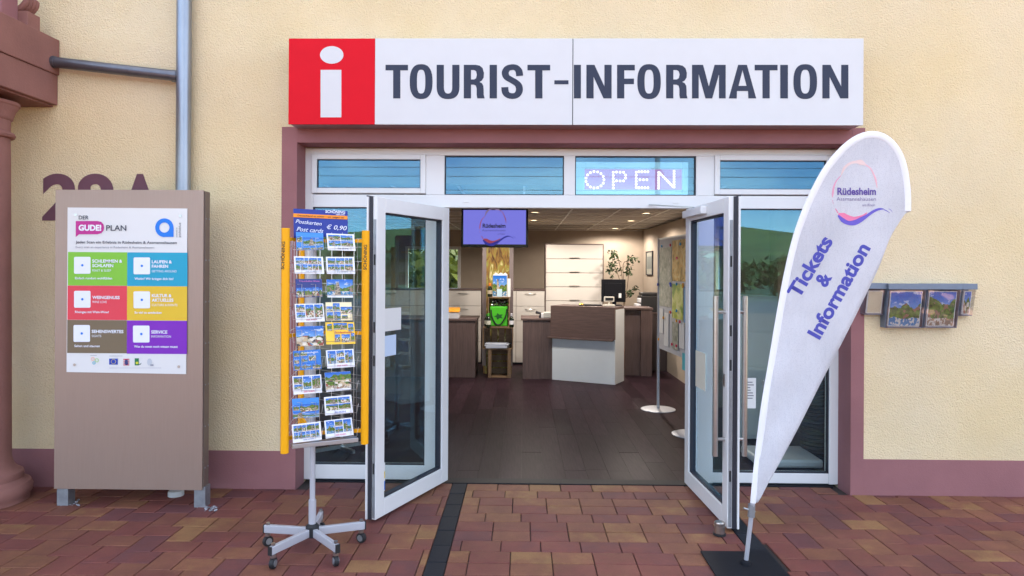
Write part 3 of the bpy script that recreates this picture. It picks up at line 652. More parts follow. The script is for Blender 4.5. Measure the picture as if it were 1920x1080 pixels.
# ------------------------------------------------------------------ portico at the left edge
PX = -3.83
cl = thing('stone_column', 'mauve painted round column with moulded base at the left edge', 'column', (PX, -.56, 0))
cy = -.56
prof = [(.285, 0), (.285, .03), (.30, .05), (.305, .09), (.29, .125), (.255, .14), (.245, .155), (.25, .18), (.245, .20), (.21, .22), (.19, .25), (.175, .30), (.174, .38)]
MB().lathe(prof, (PX, cy, .002), 48).build('column_base', PORT, cl, smooth=True)
zb = P(18, 258, cy).z; zk = P(30, 190, cy).z
MB().lathe([(.174, .38), (.170, 1.2), (.160, zb - .10), (.158, zb)], (PX, cy, 0), 48).build('shaft', PORT, cl, smooth=True)
MB().lathe([(.158, 0), (.182, .008), (.190, .025), (.182, .042), (.160, .05), (.158, .06), (.160, .13), (.172, .14), (.176, .16), (.19, .20), (.205, .225), (.21, .25), (.205, zk - zb - .03), (.215, zk - zb - .02), (.215, zk - zb)], (PX, cy, zb), 48).build('capital', PORT, cl, smooth=True)
bz0, bz1 = P(112, 201, WALL).z, P(112, 76, WALL).z; bx1 = P(112, 140, WALL).x
bz0 = max(bz0, zk + .002)
bm = thing('portico_beam', 'mauve painted portico beam running from the wall over the column', 'beam', (PX, WALL, bz0))
hm = bz0 + (bz1 - bz0) * .47
boxo('lower_band', (2 * PX - bx1 + .012, bx1 - .012, -3.0, WALL - .001, bz0 + .012, hm), PORT, bm, .006)
boxo('upper_band', (2 * PX - bx1, bx1, -3.0, WALL - .001, hm + .001, bz1), PORT, bm, .006)
boxo('soffit_strip', (2 * PX - bx1 + .05, bx1 - .05, -3.0, WALL - .001, bz0, bz0 + .011), PORT, bm)
boxo('unseen_terrace_slab', (-7.9, 2 * PX - bx1 - .002, -3.0, WALL - .001, bz0 + .1, bz1 - .02), PORT, bm)  # slab hidden behind the beam, added to shade the wall at the left
# baluster with scrolls
bl = thing('baluster_post', 'mauve baluster post with carved scrolls on the portico beam', 'baluster', (PX, -.45, bz1))
bxp = bx1 - .06
boxo('post', (bxp - .20, bxp - .07, -.62, -.46, bz1 + .001, bz1 + .9), MAUVE, bl, .006)
boxo('pedestal', (bxp - .22, bxp, -.46, -.33, bz1 + .001, bz1 + .13), PORT, bl, .004)
sc = MB()
for k in range(4):
    yy = -.455 + k * .033
    sc.tube([(bxp - .15 + .13 * math.cos(R(a)) * (1 if a < 0 else .8), yy + .016, bz1 + .235 + .10 * math.sin(R(a))) for a in range(-100, 100, 12)] + [(bxp - .13, yy + .016, bz1 + .50), (bxp - .10, yy + .016, bz1 + .9)], .021, 8)
sc.build('scroll', PORT, bl, smooth=True)

# ------------------------------------------------------------------ downpipe
dp = thing('downpipe', 'grey zinc downpipe on the wall with slanting branch pipe', 'pipe', (P(343, 340, -.28).x, -.28, 0))
px_ = P(343, 340, -.28).x
MB().tube([(px_, -.275, .05), (px_, -.275, 6.9)], .053, 24).build('pipe', ZINC, dp, smooth=True)
b0 = PP(96, 117, Vector((bx1 - .03, 0, 0)), Vector((1, 0, 0))); b1 = P(331, 143, -.275); b0.y = min(b0.y, -.275)
MB().tube([b0, b0.lerp(b1, .5), b1 + Vector((.02, 0, 0))], .040, 18).build('branch_pipe', mat('dark_zinc', (.16, .17, .20), .4, .8, var=.2, vscale=8), dp, smooth=True)
MB().tube([b0 + Vector((-.01, 0, 0)), b0.lerp(b1, .055)], .044, 18).tube([b0.lerp(b1, .97), b1 + Vector((.01, 0, 0))], .045, 18).build('collar', MATS['dark_zinc'], dp, smooth=True)
MB().tube([(px_, -.275, 4.2), (px_, -.275, 4.23)], .058, 20).tube([(px_, -.275, 4.215), (px_, -.2, 4.215)], .008, 8).build('bracket', GALV, dp)

# ------------------------------------------------------------------ information stele
SY = -.63
st = thing('info_stele', 'bronze sheet metal information stele with colourful poster before the wall', 'stele', (P(240, 918, SY).x, SY, 0))
x0, x1, z0, z1 = rc(102.5, 356, 380.5, 918, SY)
boxo('front_sheet', (x0, x1, SY, SY + .004, z0, z1), STELE, st, .0015)
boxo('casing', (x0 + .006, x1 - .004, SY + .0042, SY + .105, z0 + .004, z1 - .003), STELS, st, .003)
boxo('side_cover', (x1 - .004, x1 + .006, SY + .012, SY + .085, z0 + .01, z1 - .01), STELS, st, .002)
rv = MB()
for k in range(7):
    for yy in (.025, .072): rv.tube([(x1 + .006, SY + yy, z0 + .15 + k * .29), (x1 + .009, SY + yy, z0 + .15 + k * .29)], .006, 8)
rv.build('rivet', GALV, st)
for u in (116, 374): boxo('leg', (P(u, 930, SY).x - .045, P(u, 930, SY).x + .035, SY + .012, SY + .092, -.01, z0 + .02), GALV, st, .003)
pm = lambda d: (lambda u, v: P(u, v, SY - d))
po = shape('poster', [[(127, 389), (351.5, 391), (349, 701.5), (125, 697.5)]], pm(.004), PAPER, st)
md = po.modifiers.new('thick', 'SOLIDIFY'); md.thickness = .003; md.offset = 0
def pu(x, y): return 80 + x / 2.84, 340 + y / 2.84       # enlarged-crop coordinates of the poster
TEXTD = flat('poster_dark', (62, 66, 80)); WHITE = flat('poster_white', (236, 240, 250)); MAG = flat('poster_magenta', (190, 30, 140)); BLU = flat('poster_blue', (0, 120, 225))
cells = [((134, 376, 450, 554), (128, 196, 50)), ((450, 378, 771, 557), (0, 160, 195)), ((132, 555, 449, 737), (226, 60, 78)), ((449, 558, 769, 740), (228, 190, 40)), ((130, 738, 448, 914), (118, 102, 78)), ((448, 741, 768, 918), (125, 28, 185))]
for (a, b, c, d), colr in cells:
    shape('colour_field', [[pu(a + 1, b), pu(a, d), pu(c, d + 2), pu(c, b + 2)]], pm(.007), flat('field_%d_%d_%d' % colr, colr), st)
pt = pm(.0085); pf = pm(.0100)
def T(txt, xa, ya, xb, m, bold=0.0, cap=None, yb=None, lay=pf):
    a = pu(xa, ya); b = pu(xb, yb if yb else ya + (xb - xa) * .006); text('lettering', txt, a[0], a[1], b[0], b[1], lay, m, st, bold, cap=cap / 2.84 if cap else None)
T('DER', 192, 202, 244, TEXTD, .012, 20); T('PLAN', 338, 262, 445, TEXTD, .012, 29)
shape('speech_bubble', [[pu(176, 211), pu(176, 297), pu(193, 282), pu(292, 282), pu(312, 276), pu(324, 262), pu(327, 246), pu(324, 230), pu(312, 216), pu(292, 211)]], pt, MAG, st)
T('GUDE!', 191, 261, 312, WHITE, .045, 29)
a_ = [pu(x, y) for x, y in [(697, 296), (697, 247)]] + [pu(648 + 49 * math.cos(R(a)), 247 - 50 * math.sin(R(a))) for a in range(10, 275, 12)] + [pu(648, 296)]
shape('drop_logo', [a_, [pu(648 + 27 * math.cos(R(a)), 246 + 27 * math.sin(R(a))) for a in range(0, 360, 15)]], pt, BLU, st)
T('pickablue', 734, 297, 734.5, TEXTD, .0, 11, yb=220); T('powered by', 716, 297, 716.4, TEXTD, .0, 7, yb=246)
T('Jeder Scan ein Erlebnis in Rüdesheim & Assmannshausen', 176, 330, 714, TEXTD, .012, 14); T('Every scan an experience in Rüdesheim & Assmannshausen', 176, 355, 594, flat('poster_grey', (130, 132, 145)), .0, 11)
for (tx, ty, w1, w2, sub, foot, e1, e2, e3, e4) in ((264, 432, 'SCHLEMMEN &', 'SCHLAFEN', 'FEAST & SLEEP', 'Einfach rundum wohlfühlen', 424, 376, 364, 370), (581, 436, 'LAUFEN &', 'FAHREN', 'GETTING AROUND', 'Wohin? Wir bringen dich hin!', 688, 668, 713, 696),
                        (264, 626, 'WEINGENUSS', None, 'WINE LOVE', 'Rheingau mit Wein-Wow!', 410, 0, 341, 352), (581, 616, 'KULTUR &', 'AKTUELLES', 'CULTURE & EVENTS', 'So viel zu entdecken', 686, 696, 717, 633),
                        (261, 807, 'SEHENSWERTES', None, 'SIGHTS', 'Sehen und staunen', 430, 0, 312, 304), (578, 810, 'SERVICE', None, 'INFORMATION', 'Was du sonst noch wissen musst', 664, 0, 683, 719)):
    cy_ = 490 if ty < 500 else (671 if ty < 700 else 853)
    if tx > 400: cy_ += 3
    a, b = pu(tx - 97, cy_ - 88); c, d = pu(tx - 9, cy_ + 2)
    shape('white_tile', [rrect(a, b, c, d, 2.4)], pt, WHITE, st)          # blank tile
    shape('drop_mark', [circ((a + c) / 2, (b + d) / 2, 2.3, 2.3, 12)], pf, BLU, st)
    T(w1, tx, ty, e1, WHITE, .03, 16)
    if w2: T(w2, tx, ty + 24, e2, WHITE, .03, 16)
    T(sub, tx, ty + (48 if w2 else 22), e3, WHITE, .0, 12); T(foot, tx - 92, (521 if ty < 500 else 701 if ty < 700 else 882) + (3 if tx > 400 else 0), e4, WHITE, .02, 12)
# the row of small emblems at the foot
def E(name, lp, colr, lay=pt): shape(name, [[pu(x, y) for x, y in l] for l in lp], lay, flat('em_%d_%d_%d' % colr, colr), st)
E('flag_emblem', [rect(354, 944, 400, 976)], (20, 60, 170))
for k in range(12): E('star', [circ(377 + 12 * math.cos(R(30 * k)), 960 + 12 * math.sin(R(30 * k)), 2, 2, 6)], (240, 215, 60), pf)
for k in range(4): E('stripe_emblem', [rect(429, 945 + k * 10, 461, 950 + k * 10)], (205, 45, 80))
E('stripe_emblem', [[(438, 950), (452, 950), (455, 972), (446, 980), (436, 972)]], (50, 60, 120), pf)
E('leaf_emblem', [rect(490, 942, 512, 980)], (25, 120, 75)); E('leaf_emblem', [circ(503, 967, 8, 7, 12)], (215, 215, 50), pf); E('leaf_emblem', [[(p[0], p[1]) for p in brush([(512, 977), (520, 974), (526, 966)], [2, 4, 1])]], (30, 90, 80))
E('oval_emblem', [circ(569, 962, 13, 19, 14)], (196, 202, 210)); E('oval_emblem', [rect(573, 974, 590, 983)], (150, 155, 170), pf)
for (x, y, r_, colr) in ((267, 946, 10, (240, 190, 170)), (288, 953, 11, (180, 215, 150)), (273, 967, 8, (40, 175, 205))): E('ring_emblem', [circ(x, y, r_, r_, 20), circ(x, y, r_ * .6, r_ * .6, 20)], colr)
E('small_print', [rect(355, 993, 632, 994.6)], (165, 168, 185)); E('small_print', [rect(355, 929, 425, 931)], (150, 152, 165)); E('small_print', [rect(254, 926, 288, 928)], (150, 152, 165))
for (u, v) in ((139.5, 684), (335, 687.5), (141.5, 403), (338, 405)): shape('screw', [circ(u, v, 2.6, 2.6, 12)], pm(.010), STEEL, st)
cp = G(330, 929); MB().lathe([(.055, 0), (.055, .03), (.05, .036), (.02, .038)], (cp.x, cp.y, .001), 24).build('drain_cap', flat('ivory', (205, 205, 200)))
tag(bpy.data.objects['drain_cap.003'] if 'drain_cap.003' in bpy.data.objects else bpy.data.objects[-1], 'small off-white pipe cap in the paving under the bronze stele', 'pipe cap')

def gravel(name, lab, u0, u1, v0, v1, n):
    mb = MB()
    for k in range(n):
        p = G(rnd.uniform(u0, u1), rnd.uniform(v0, v1)); q = rnd.uniform(.004, .010)
        mb.lathe([(q * .5, 0), (q, q * .5), (q * .45, q * 1.0)], (p.x, p.y, .001), 5)
    tag(mb.build(name, mat('gravel', (.30, .31, .34), .9, var=.4, vscale=60, island=.4)), lab, 'gravel', kind='stuff')
gravel('gravel', 'grey gravel around the left leg of the stele', 126, 148, 938, 949, 40); gravel('gravel', 'grey gravel around the right leg of the stele', 384, 408, 950, 959, 45); gravel('gravel', 'loose grit on the paving beside the column base', 8, 36, 932, 944, 16)
# ------------------------------------------------------------------ postcard rack
A = Vector((-1.324, -1.562, 0)); B = Vector((-.927, -1.34, 0)); C3 = Vector((-1.415, -1.0, 0))
pcx = P(586, 900, -1.325).x; pole = Vector((pcx, -1.325, 0))
rk = thing('postcard_rack', 'revolving postcard rack with yellow posts on a five castor base', 'rack', pole)
ZB, ZT = .657, 1.893
for p in (A, B, C3):
    MB().tube([(p.x, p.y, ZB - .02), (p.x, p.y, ZT)], .0225 if p is not C3 else .018, 16).build('post', YEL, rk, .002, True)
for zz in (ZB + .06, 1.29, ZT - .06):
    for p in (A, B, C3): MB().obar((p.x, p.y, zz), (pole.x + (p.x - pole.x) * .12, pole.y + (p.y - pole.y) * .12, zz - (.02 if zz < .8 else 0)), .014, .02).build('arm', YEL, rk)
MB().tube([pole + Vector((0, 0, .14)), pole + Vector((0, 0, 1.95))], .016, 16).build('pole', SILV, rk, smooth=True)
MB().tube([pole + Vector((0, 0, .10)), pole + Vector((0, 0, .30))], .022, 16).build('sleeve', SILV, rk, smooth=True); MB().tube([pole + Vector((0, 0, .62)), pole + Vector((0, 0, .68))], .026, 16).build('collar', SILV, rk, smooth=True)
MB().lathe([(.040, .085), (.040, .145), (.026, .16)], (pole.x, pole.y, 0), 10).build('hub', BLACK, rk)
for k, a in enumerate((97, 169, 241, 313, 25)):
    d = Vector((math.cos(R(a)), math.sin(R(a)), 0)); e = pole + d * .31
    ft = MB().obar(pole + d * .03 + Vector((0, 0, .112)), e + Vector((0, 0, .104)), .026, .046).build('foot', SILV, rk, .003)
    MB().obar(e + Vector((0, 0, .104)), e + d * .006 + Vector((0, 0, .104)), .028, .048).build('end_cap', BLACK, ft)
    e2 = e - d * .02; MB().tube([e2 + Vector((0, 0, .13)), e2 + Vector((0, 0, .142))], .011, 10).build('bolt', STEEL, ft, smooth=True); MB().tube([e2 + Vector((0, 0, .062)), e2 + Vector((0, 0, .08))], .017, 12).build('castor_ring', STEEL, ft, smooth=True)
    sd_ = Vector((-d.y, d.x, 0)).lerp(Vector((1, .3, 0)), .5).normalized()
    MB().tube([e2 - sd_ * .012 + Vector((0, 0, .031)), e2 + sd_ * .012 + Vector((0, 0, .031))], .031, 20).build('castor', BLACK, ft, .003)
    MB().tube([e2 - sd_ * .016 + Vector((0, 0, .031)), e2 + sd_ * .016 + Vector((0, 0, .031))], .019, 14).build('castor_disc', GALV, ft)
AB = (B - A); nAB = Vector((AB.y, -AB.x, 0)).normalized()
if nAB.y > 0: nAB = -nAB
WIRE = mat('chrome_wire', (.55, .55, .57), .3, 1.0)
def fmap(off): return lambda u, v: PP(u, v, A + nAB * off, nAB)
rows = [454, 497.5, 541, 585, 627.5, 674, 719, 763, 807]
wr = MB()
f0 = fmap(.012); f1 = fmap(.032)
for u in (556, 578, 600, 622, 642, 664):
    wr.tube([f0(u, 436), f0(u - (3 if u < 600 else 1), 832 - (u - 556) * .1)], .0014, 5)
for v in rows:
    for (a, b) in ((548, 606), (610, 672)):
        q = v - (a - 548) * .02
        wr.tube([f0(a, q - 3), f1(a + 1, q + 14), f1(b - 3, q + 12), f0(b, q - 5)], .0013, 5)
        for s_ in (a + 18, b - 14): wr.tube([f1(s_ - 9, q - 8), f1(s_, q - 8), f1(s_, q + 16)], .0013, 5)
wr.build('wire_basket', WIRE, rk)
# the two rear faces of the rack: wires and cards seen from behind and edge on
wb = MB()
for (p, q) in ((A, C3), (B, C3)):
    for k in range(5):
        t_ = .12 + k * .19; s_ = p.lerp(q, t_); wb.tube([s_ + Vector((0, 0, ZB + .03)), s_ + Vector((0, 0, ZT - .04))], .0014, 5)
    for k in range(9):
        for dz in (0, .05): wb.tube([p + Vector((0, 0, ZB + .06 + k * .135 + dz)), q + Vector((0, 0, ZB + .06 + k * .135 + dz))], .0014, 5)
wb.build('wire_basket', WIRE, rk)
MB().slab([f0(548, 834), f0(548, 842), f0(672, 829), f0(672, 821)], nAB * -.05).build('base_tray', ALU, rk, .002)
# header board
hb = shape('header_board', [[(550, 391), (651.5, 396), (652, 443), (551, 446)]], fmap(-.02), flat('header_blue', (26, 52, 150)), rk, .006)
hm_ = fmap(-.014)
shape('header_stripe', [[(550, 400), (651.5, 405), (651.5, 411.5), (550, 407)]], hm_, flat('header_orange', (250, 150, 20)), rk)
hm2 = fmap(-.0115)
HW = flat('chalk_white', (225, 232, 248))
text('lettering', 'SCHÖNING', 610, 399, 647, 400.5, hm2, HW, rk, .03, cap=5.2); text('lettering', 'VERLAG', 629, 403.3, 646, 404, hm2, HW, rk, .02, cap=2.6)
text('lettering', 'Deutschland ist schön – wir zeigen es!', 558, 405.4, 645, 409.6, hm2, flat('stripe_text', (70, 40, 60)), rk, .01, cap=3.4)
text('handwriting', 'Postkarten', 554, 418, 603, 423, hm2, HW, rk, .006, shear=.3, cap=7); text('handwriting', 'Post cards', 556, 433, 606, 437, hm2, HW, rk, .006, shear=.3, cap=8)
text('handwriting', '€ 0,90', 612, 429, 650, 432, hm2, HW, rk, .006, shear=.2, cap=8)
# lettering on the yellow posts
PT_ = flat('post_text', (45, 40, 30))
pA = A + Vector((0, -.0235, 0)); pB = B + Vector((0, -.0235, 0))
text('lettering', 'SCHÖNING', 532.5, 505, 534.5, 453, lambda u, v: PP(u, v, pA, Vector((0, 1, 0))), PT_, rk, .02, cap=6)
text('lettering', 'SCHÖNING', 687.2, 506, 688.2, 459, lambda u, v: PP(u, v, pB, Vector((0, 1, 0))), PT_, rk, .02, cap=6)
# postcards: outline corner pixels (tl,tr,br,bl), border colour, tiles as fractions of the picture area
def tiles_grid(rows_, m=.05, foot=.2):
    o = []; n = len(rows_); H = 1 - foot - m
    for r_, cols in enumerate(rows_):
        x = m; tot = sum(cols)
        for c in cols:
            w_ = (1 - 2 * m) * c / tot; o.append((x, foot + H * (n - 1 - r_) / n, x + w_ - .02, foot + H * (n - r_) / n - .03)); x += w_
    return o
FULL = [(0, 0, 1, 1)]
D8 = tiles_grid([[3, 1.5, 3, 1.5], [1.5, 2.5, 1.5, 2, 1.2]]); D4 = tiles_grid([[1, 1], [1, 1]], .05, .25); D3 = [(.04, .55, .33, .95), (.04, .25, .33, .52), (.36, .25, .64, .95), (.67, .25, .96, .95)]
D5 = [(.05, .25, .34, .95), (.37, .62, .64, .95), (.37, .25, .64, .58), (.67, .25, .95, .95)]
Dn = [(.03, .55, .2, .8), (0, .0, .25, .3), (.28, .0, .5, .28), (.55, 0, .98, .3), (.3, .3, .98, .75)]
cards = [
 (0, 0, [(555, 435), (606, 437), (607, 468), (556, 469.5)], (60, 140, 220), [(.02, .45, .22, .78), (.02, .02, .2, .22), (.24, .02, .48, .2), (.52, .02, .74, .2), (.77, .02, .98, .2), (.25, .25, .98, .72)], 'blue postcard of a vineyard and river, top left in the yellow rack', None),
 (0, 1, [(612, 437.5), (663.5, 439.5), (667, 470.5), (615, 469)], (238, 240, 246), D4, 'white bordered postcard with four river views, top right in the rack', ('RHEIN', (70, 90, 150))),
 (1, 0, [(551, 480.5), (605.5, 481.5), (608, 513.5), (553, 513)], (238, 240, 246), D8, 'white postcard with nine small views, second row left', ('Grüße vom RHEIN', (140, 150, 170))),
 (1, 1, [(611, 481.5), (664, 481.5), (666, 513.5), (613, 513.5)], (238, 240, 246), tiles_grid([[2, 2.2, 1, 1], [1.6, 1.2, 1, 2]]), 'white postcard with many green views, second row right', ('Der RHEIN', (150, 170, 190))),
 (2, 0, [(554, 523), (603.5, 523), (605, 557), (555, 558)], (30, 48, 125), [(.02, .03, .3, .52), (.33, .03, .6, .52), (.62, .05, .86, .55), (.88, .03, .99, .5)], 'dark blue postcard with red script, third row left', ('Traumhafter Rhein', (200, 120, 190))),
 (2, 1, [(612, 524), (661, 524), (662, 558), (614, 557.5)], (238, 240, 246), [(0, .12, 1, 1)], 'postcard of a monument under clouds, third row right', None),
 (3, 0, [(552.5, 570), (606, 569), (609, 602.5), (555, 604.5)], (238, 240, 246), D3, 'white postcard with tall views and red print, fourth row left', ('DER RHEIN', (190, 60, 90))),
 (3, 1, [(610.5, 567), (659, 566.5), (661, 600.5), (612, 601)], (246, 232, 190), [(.02, .5, .25, .78), (.27, .52, .53, .95), (.02, .02, .27, .46), (.3, .02, .55, .48), (.56, .35, 1, .75), (.6, .08, .82, .28)], 'cream postcard with scattered views, fourth row right', None),
 (4, 0, [(554.5, 612), (606, 611), (607, 648), (556.5, 649.5)], (200, 220, 240), [(0, 0, 1, 1)], 'postcard of a green orchard under pale sky, fifth row left', ('RHEINGAU', (40, 110, 190))),
 (4, 1, [(610, 604.5), (664, 604), (666.5, 644.5), (612, 646)], (250, 205, 60), [(.05, .62, .22, .93), (.27, .66, .74, .97), (.78, .58, .96, .93), (.3, .1, .48, .45), (.53, .08, .82, .45), (.86, .1, .98, .5)], 'bright yellow bordered postcard, fifth row right', ('Rüdesheim', (200, 60, 60))),
 (5, 0, [(549.5, 658.5), (601, 655), (603, 691), (551, 695)], (40, 120, 205), [(.03, .7, .22, .95), (.25, .72, .5, .97), (.03, .35, .2, .65), (.28, .4, .5, .68), (.55, .45, .8, .9), (.3, .06, .62, .34), (.03, .03, .22, .3), (.68, .03, .97, .3)], 'blue postcard with collage of town views, sixth row left', ('Rüdesheim', (235, 240, 250))),
 (5, 1, [(611, 657), (662.5, 654), (665.5, 687.5), (614, 691)], (238, 240, 246), D5, 'white postcard with four views and pink print, sixth row right', ('DER RHEIN', (215, 110, 150))),
 (6, 0, [(548, 705.5), (602, 702), (604, 736), (550.5, 740)], (238, 240, 246), D3, 'white postcard with tall views and pink print, seventh row left', ('DER RHEIN', (215, 80, 120))),
 (6, 1, [(608.5, 699), (657, 696), (659, 730.5), (612, 735)], (238, 240, 246), [(0, .12, 1, 1)], 'postcard of a monument under clouds, seventh row right', None),
 (7, 0, [(547.5, 748), (598, 745), (598.5, 781.5), (549.5, 785)], (60, 140, 220), [(.03, .4, .25, .68), (0, 0, 1, .34), (.28, .3, .98, .7)], 'blue postcard of a vineyard above the river, eighth row left', None),
 (7, 1, [(607.5, 745), (658.5, 740), (662, 774), (610, 779)], (238, 240, 246), D4, 'white bordered postcard with four river views, eighth row right', ('RHEIN', (120, 130, 190))),
 (8, 0, [(547, 796.5), (601, 790), (603.5, 824), (549.5, 831)], (238, 240, 246), D8, 'white postcard with nine small views, bottom left in the rack', ('Grüße vom RHEIN', (140, 150, 190))),
 (8, 1, [(608, 789), (659.5, 783), (663, 815.5), (611, 822.5)], (238, 240, 246), D5, 'white postcard with views and pink print, bottom right in the rack', ('DER RHEIN', (215, 110, 150))),
]
for ci, (r_, c_, q, colr, tl_, lab, cap_) in enumerate(cards):
    off = .022
    fm = lambda u, v: PP(u, v, A + nAB * (off + (v - q[0][1]) * .0002), nAB)
    pts = [fm(*q[k]) for k in (0, 3, 2, 1)]; mb = MB(); mb.slab(pts, nAB * -.004, 0)
    def at(x, y, o_=.0012):
        tl, tr, br, b_l = [Vector(p) for p in (pts[0], pts[3], pts[2], pts[1])]
        return (b_l.lerp(br, x)).lerp(tl.lerp(tr, x), y) + nAB * o_
    for (a, b, c, d) in tl_:
        fi = mb.poly([at(a, b), at(c, b), at(c, d), at(a, d)], 1); sd2 = (rnd.random(), rnd.random()); mb.uv[fi] = (((0, 0), (1, 0), (1, 1), (0, 1)), sd2)
    o = mb.build('postcard', [flat('card_%d_%d_%d' % colr, colr, .3), PHOTO]); tag(o, lab, 'postcard', 'postcards in the yellow rack')
    if cap_:
        top = cap_[0] in ('Traumhafter Rhein', 'RHEINGAU', 'Rüdesheim'); yy = .84 if top else .08; yy = .5 if cap_[1] == (200, 60, 60) else yy
        i0 = (.28, .88) if not top else ((.12, .9) if cap_[0][0] == 'T' else (.3, .9))
        def cm(u, v): return at(u, -v, .0024)
        cw = i0[1] - i0[0]; text('lettering', cap_[0], i0[0] + (.08 if not top else 0), -yy, i0[1] - (.15 if not top else 0), -yy, cm, flat('ct_%d_%d_%d' % cap_[1], cap_[1]), o, .01, cap=.09)

# ------------------------------------------------------------------ feather flag
FY = -1.52
fg = thing('beach_flag', 'white teardrop beach flag reading Tickets & Information on black base plate', 'flag', G(1398, 1062))
def fy(u, v): return FY + .006 * math.sin((u + .55 * v) / 11.0) * max(0, min(1, (v - 560) / 300)) + .030 * math.sin((v - 300) / 170.0) + .018 * math.sin((u - 1400) / 70.0 + v / 260.0) + .05 * max(0, (u - 1500) / 200.0) * (.5 + .5 * math.sin(v / 120))
def fmp(d): return lambda u, v: P(u, v, fy(u, v) - d)
outer = catm([(1407, 943), (1413, 880), (1426, 770), (1441, 680), (1456, 590), (1471, 510), (1488, 440), (1511, 378), (1540, 321), (1570, 282), (1600, 257), (1630, 246.5), (1660, 252), (1684, 274), (1698, 304), (1705, 340), (1707.5, 370), (1707.5, 396)], 5)
free = catm([(1421, 942), (1428, 930), (1442, 903), (1466, 860), (1500, 796), (1540, 716), (1580, 640), (1620, 560), (1648, 500), (1668, 448), (1684, 420), (1697, 400)], 6)
def resamp(pl_, n):
    L = [0]
    for a, b in zip(pl_, pl_[1:]): L.append(L[-1] + math.dist(a, b))
    o = []; i = 0
    for k in range(n):
        d = L[-1] * k / (n - 1)
        while i < len(pl_) - 2 and L[i + 1] < d: i += 1
        t = (d - L[i]) / (L[i + 1] - L[i]); o.append((pl_[i][0] + (pl_[i + 1][0] - pl_[i][0]) * t, pl_[i][1] + (pl_[i + 1][1] - pl_[i][1]) * t))
    return o
N_, K_ = 90, 22
oo, ff = resamp(outer, N_), resamp(free, N_)
cm_ = MB(); f_ = fmp(0)
for k in range(N_):
    for j in range(K_): t = j / (K_ - 1); u = oo[k][0] + (ff[k][0] - oo[k][0]) * t; v = oo[k][1] + (ff[k][1] - oo[k][1]) * t; cm_.v.append(tuple(f_(u, v)))
for k in range(N_ - 1):
    for j in range(K_ - 1): cm_.f.append((k * K_ + j, k * K_ + j + 1, (k + 1) * K_ + j + 1, (k + 1) * K_ + j)); cm_.m.append(0)
def cloth_mat():
    m = bpy.data.materials.new('flag_mesh_cloth'); m.use_nodes = True; t = m.node_tree; b = t.nodes['Principled BSDF']; b.inputs['Roughness'].default_value = .8
    co = t.nodes.new('ShaderNodeTexCoord'); vo = t.nodes.new('ShaderNodeTexVoronoi'); vo.inputs['Scale'].default_value = 190; t.links.new(co.outputs['Object'], vo.inputs['Vector'])
    r = t.nodes.new('ShaderNodeValToRGB'); r.color_ramp.elements[0].position = .12; r.color_ramp.elements[1].position = .34
    r.color_ramp.elements[0].color = (.42, .42, .48, 1); r.color_ramp.elements[1].color = (.72, .72, .76, 1); t.links.new(vo.outputs['Distance'], r.inputs[0])
    n = t.nodes.new('ShaderNodeTexNoise'); n.inputs['Scale'].default_value = 3.2; n.inputs['Detail'].default_value = 4; t.links.new(co.outputs['Object'], n.inputs['Vector'])
    k1 = t.nodes.new('ShaderNodeMapRange'); k1.inputs[1].default_value = .3; k1.inputs[2].default_value = .7; k1.inputs[3].default_value = .86; k1.inputs[4].default_value = 1.06; t.links.new(n.outputs['Fac'], k1.inputs[0])
    vs = t.nodes.new('ShaderNodeVectorMath'); vs.operation = 'SCALE'; t.links.new(r.outputs[0], vs.inputs[0]); t.links.new(k1.outputs[0], vs.inputs['Scale']); t.links.new(vs.outputs[0], b.inputs['Base Color'])
    mq = t.nodes.new('ShaderNodeMapping'); mq.inputs['Rotation'].default_value = (0, .45, 0); mq.inputs['Scale'].default_value = (9, 1, 1.3); t.links.new(co.outputs['Object'], mq.inputs[0])
    n3 = t.nodes.new('ShaderNodeTexNoise'); n3.inputs['Scale'].default_value = 1.6; n3.inputs['Detail'].default_value = 3; t.links.new(mq.outputs[0], n3.inputs['Vector'])
    bp = t.nodes.new('ShaderNodeBump'); bp.inputs['Strength'].default_value = .6; bp.inputs['Distance'].default_value = .03; t.links.new(n3.outputs['Fac'], bp.inputs['Height']); t.links.new(bp.outputs[0], b.inputs['Normal'])
    tr = t.nodes.new('ShaderNodeBsdfTranslucent'); tr.inputs[0].default_value = (.75, .75, .8, 1); mx_ = t.nodes.new('ShaderNodeMixShader'); mx_.inputs[0].default_value = .22
    o = t.nodes['Material Output']; t.links.new(b.outputs[0], mx_.inputs[1]); t.links.new(tr.outputs[0], mx_.inputs[2]); t.links.new(mx_.outputs[0], o.inputs[0]); return m
cl_ = cm_.build('cloth', cloth_mat(), fg, smooth=True); md = cl_.modifiers.new('thick', 'SOLIDIFY'); md.thickness = .0012; md.offset = 1
SLV = mat('flag_sleeve', (.80, .80, .83), .7, var=.03, vscale=10)
sv = MB(); cen = []
for k, (u, v) in enumerate(oo):
    a = oo[max(k - 1, 0)]; b = oo[min(k + 1, N_ - 1)]; dx, dy = b[0] - a[0], b[1] - a[1]; l = math.hypot(dx, dy); hw = 6.5 if k > 8 else 5.5
    cen.append((u - dy / l * hw * .9, v + dx / l * hw * .9, hw))
for (u, v, hw) in cen: pass
pts = [f_(u, v) for u, v, h in cen]
sv.tube(pts, [h * (p.y - CAM.y) / F for p, (u, v, h) in zip(pts, cen)], 14)
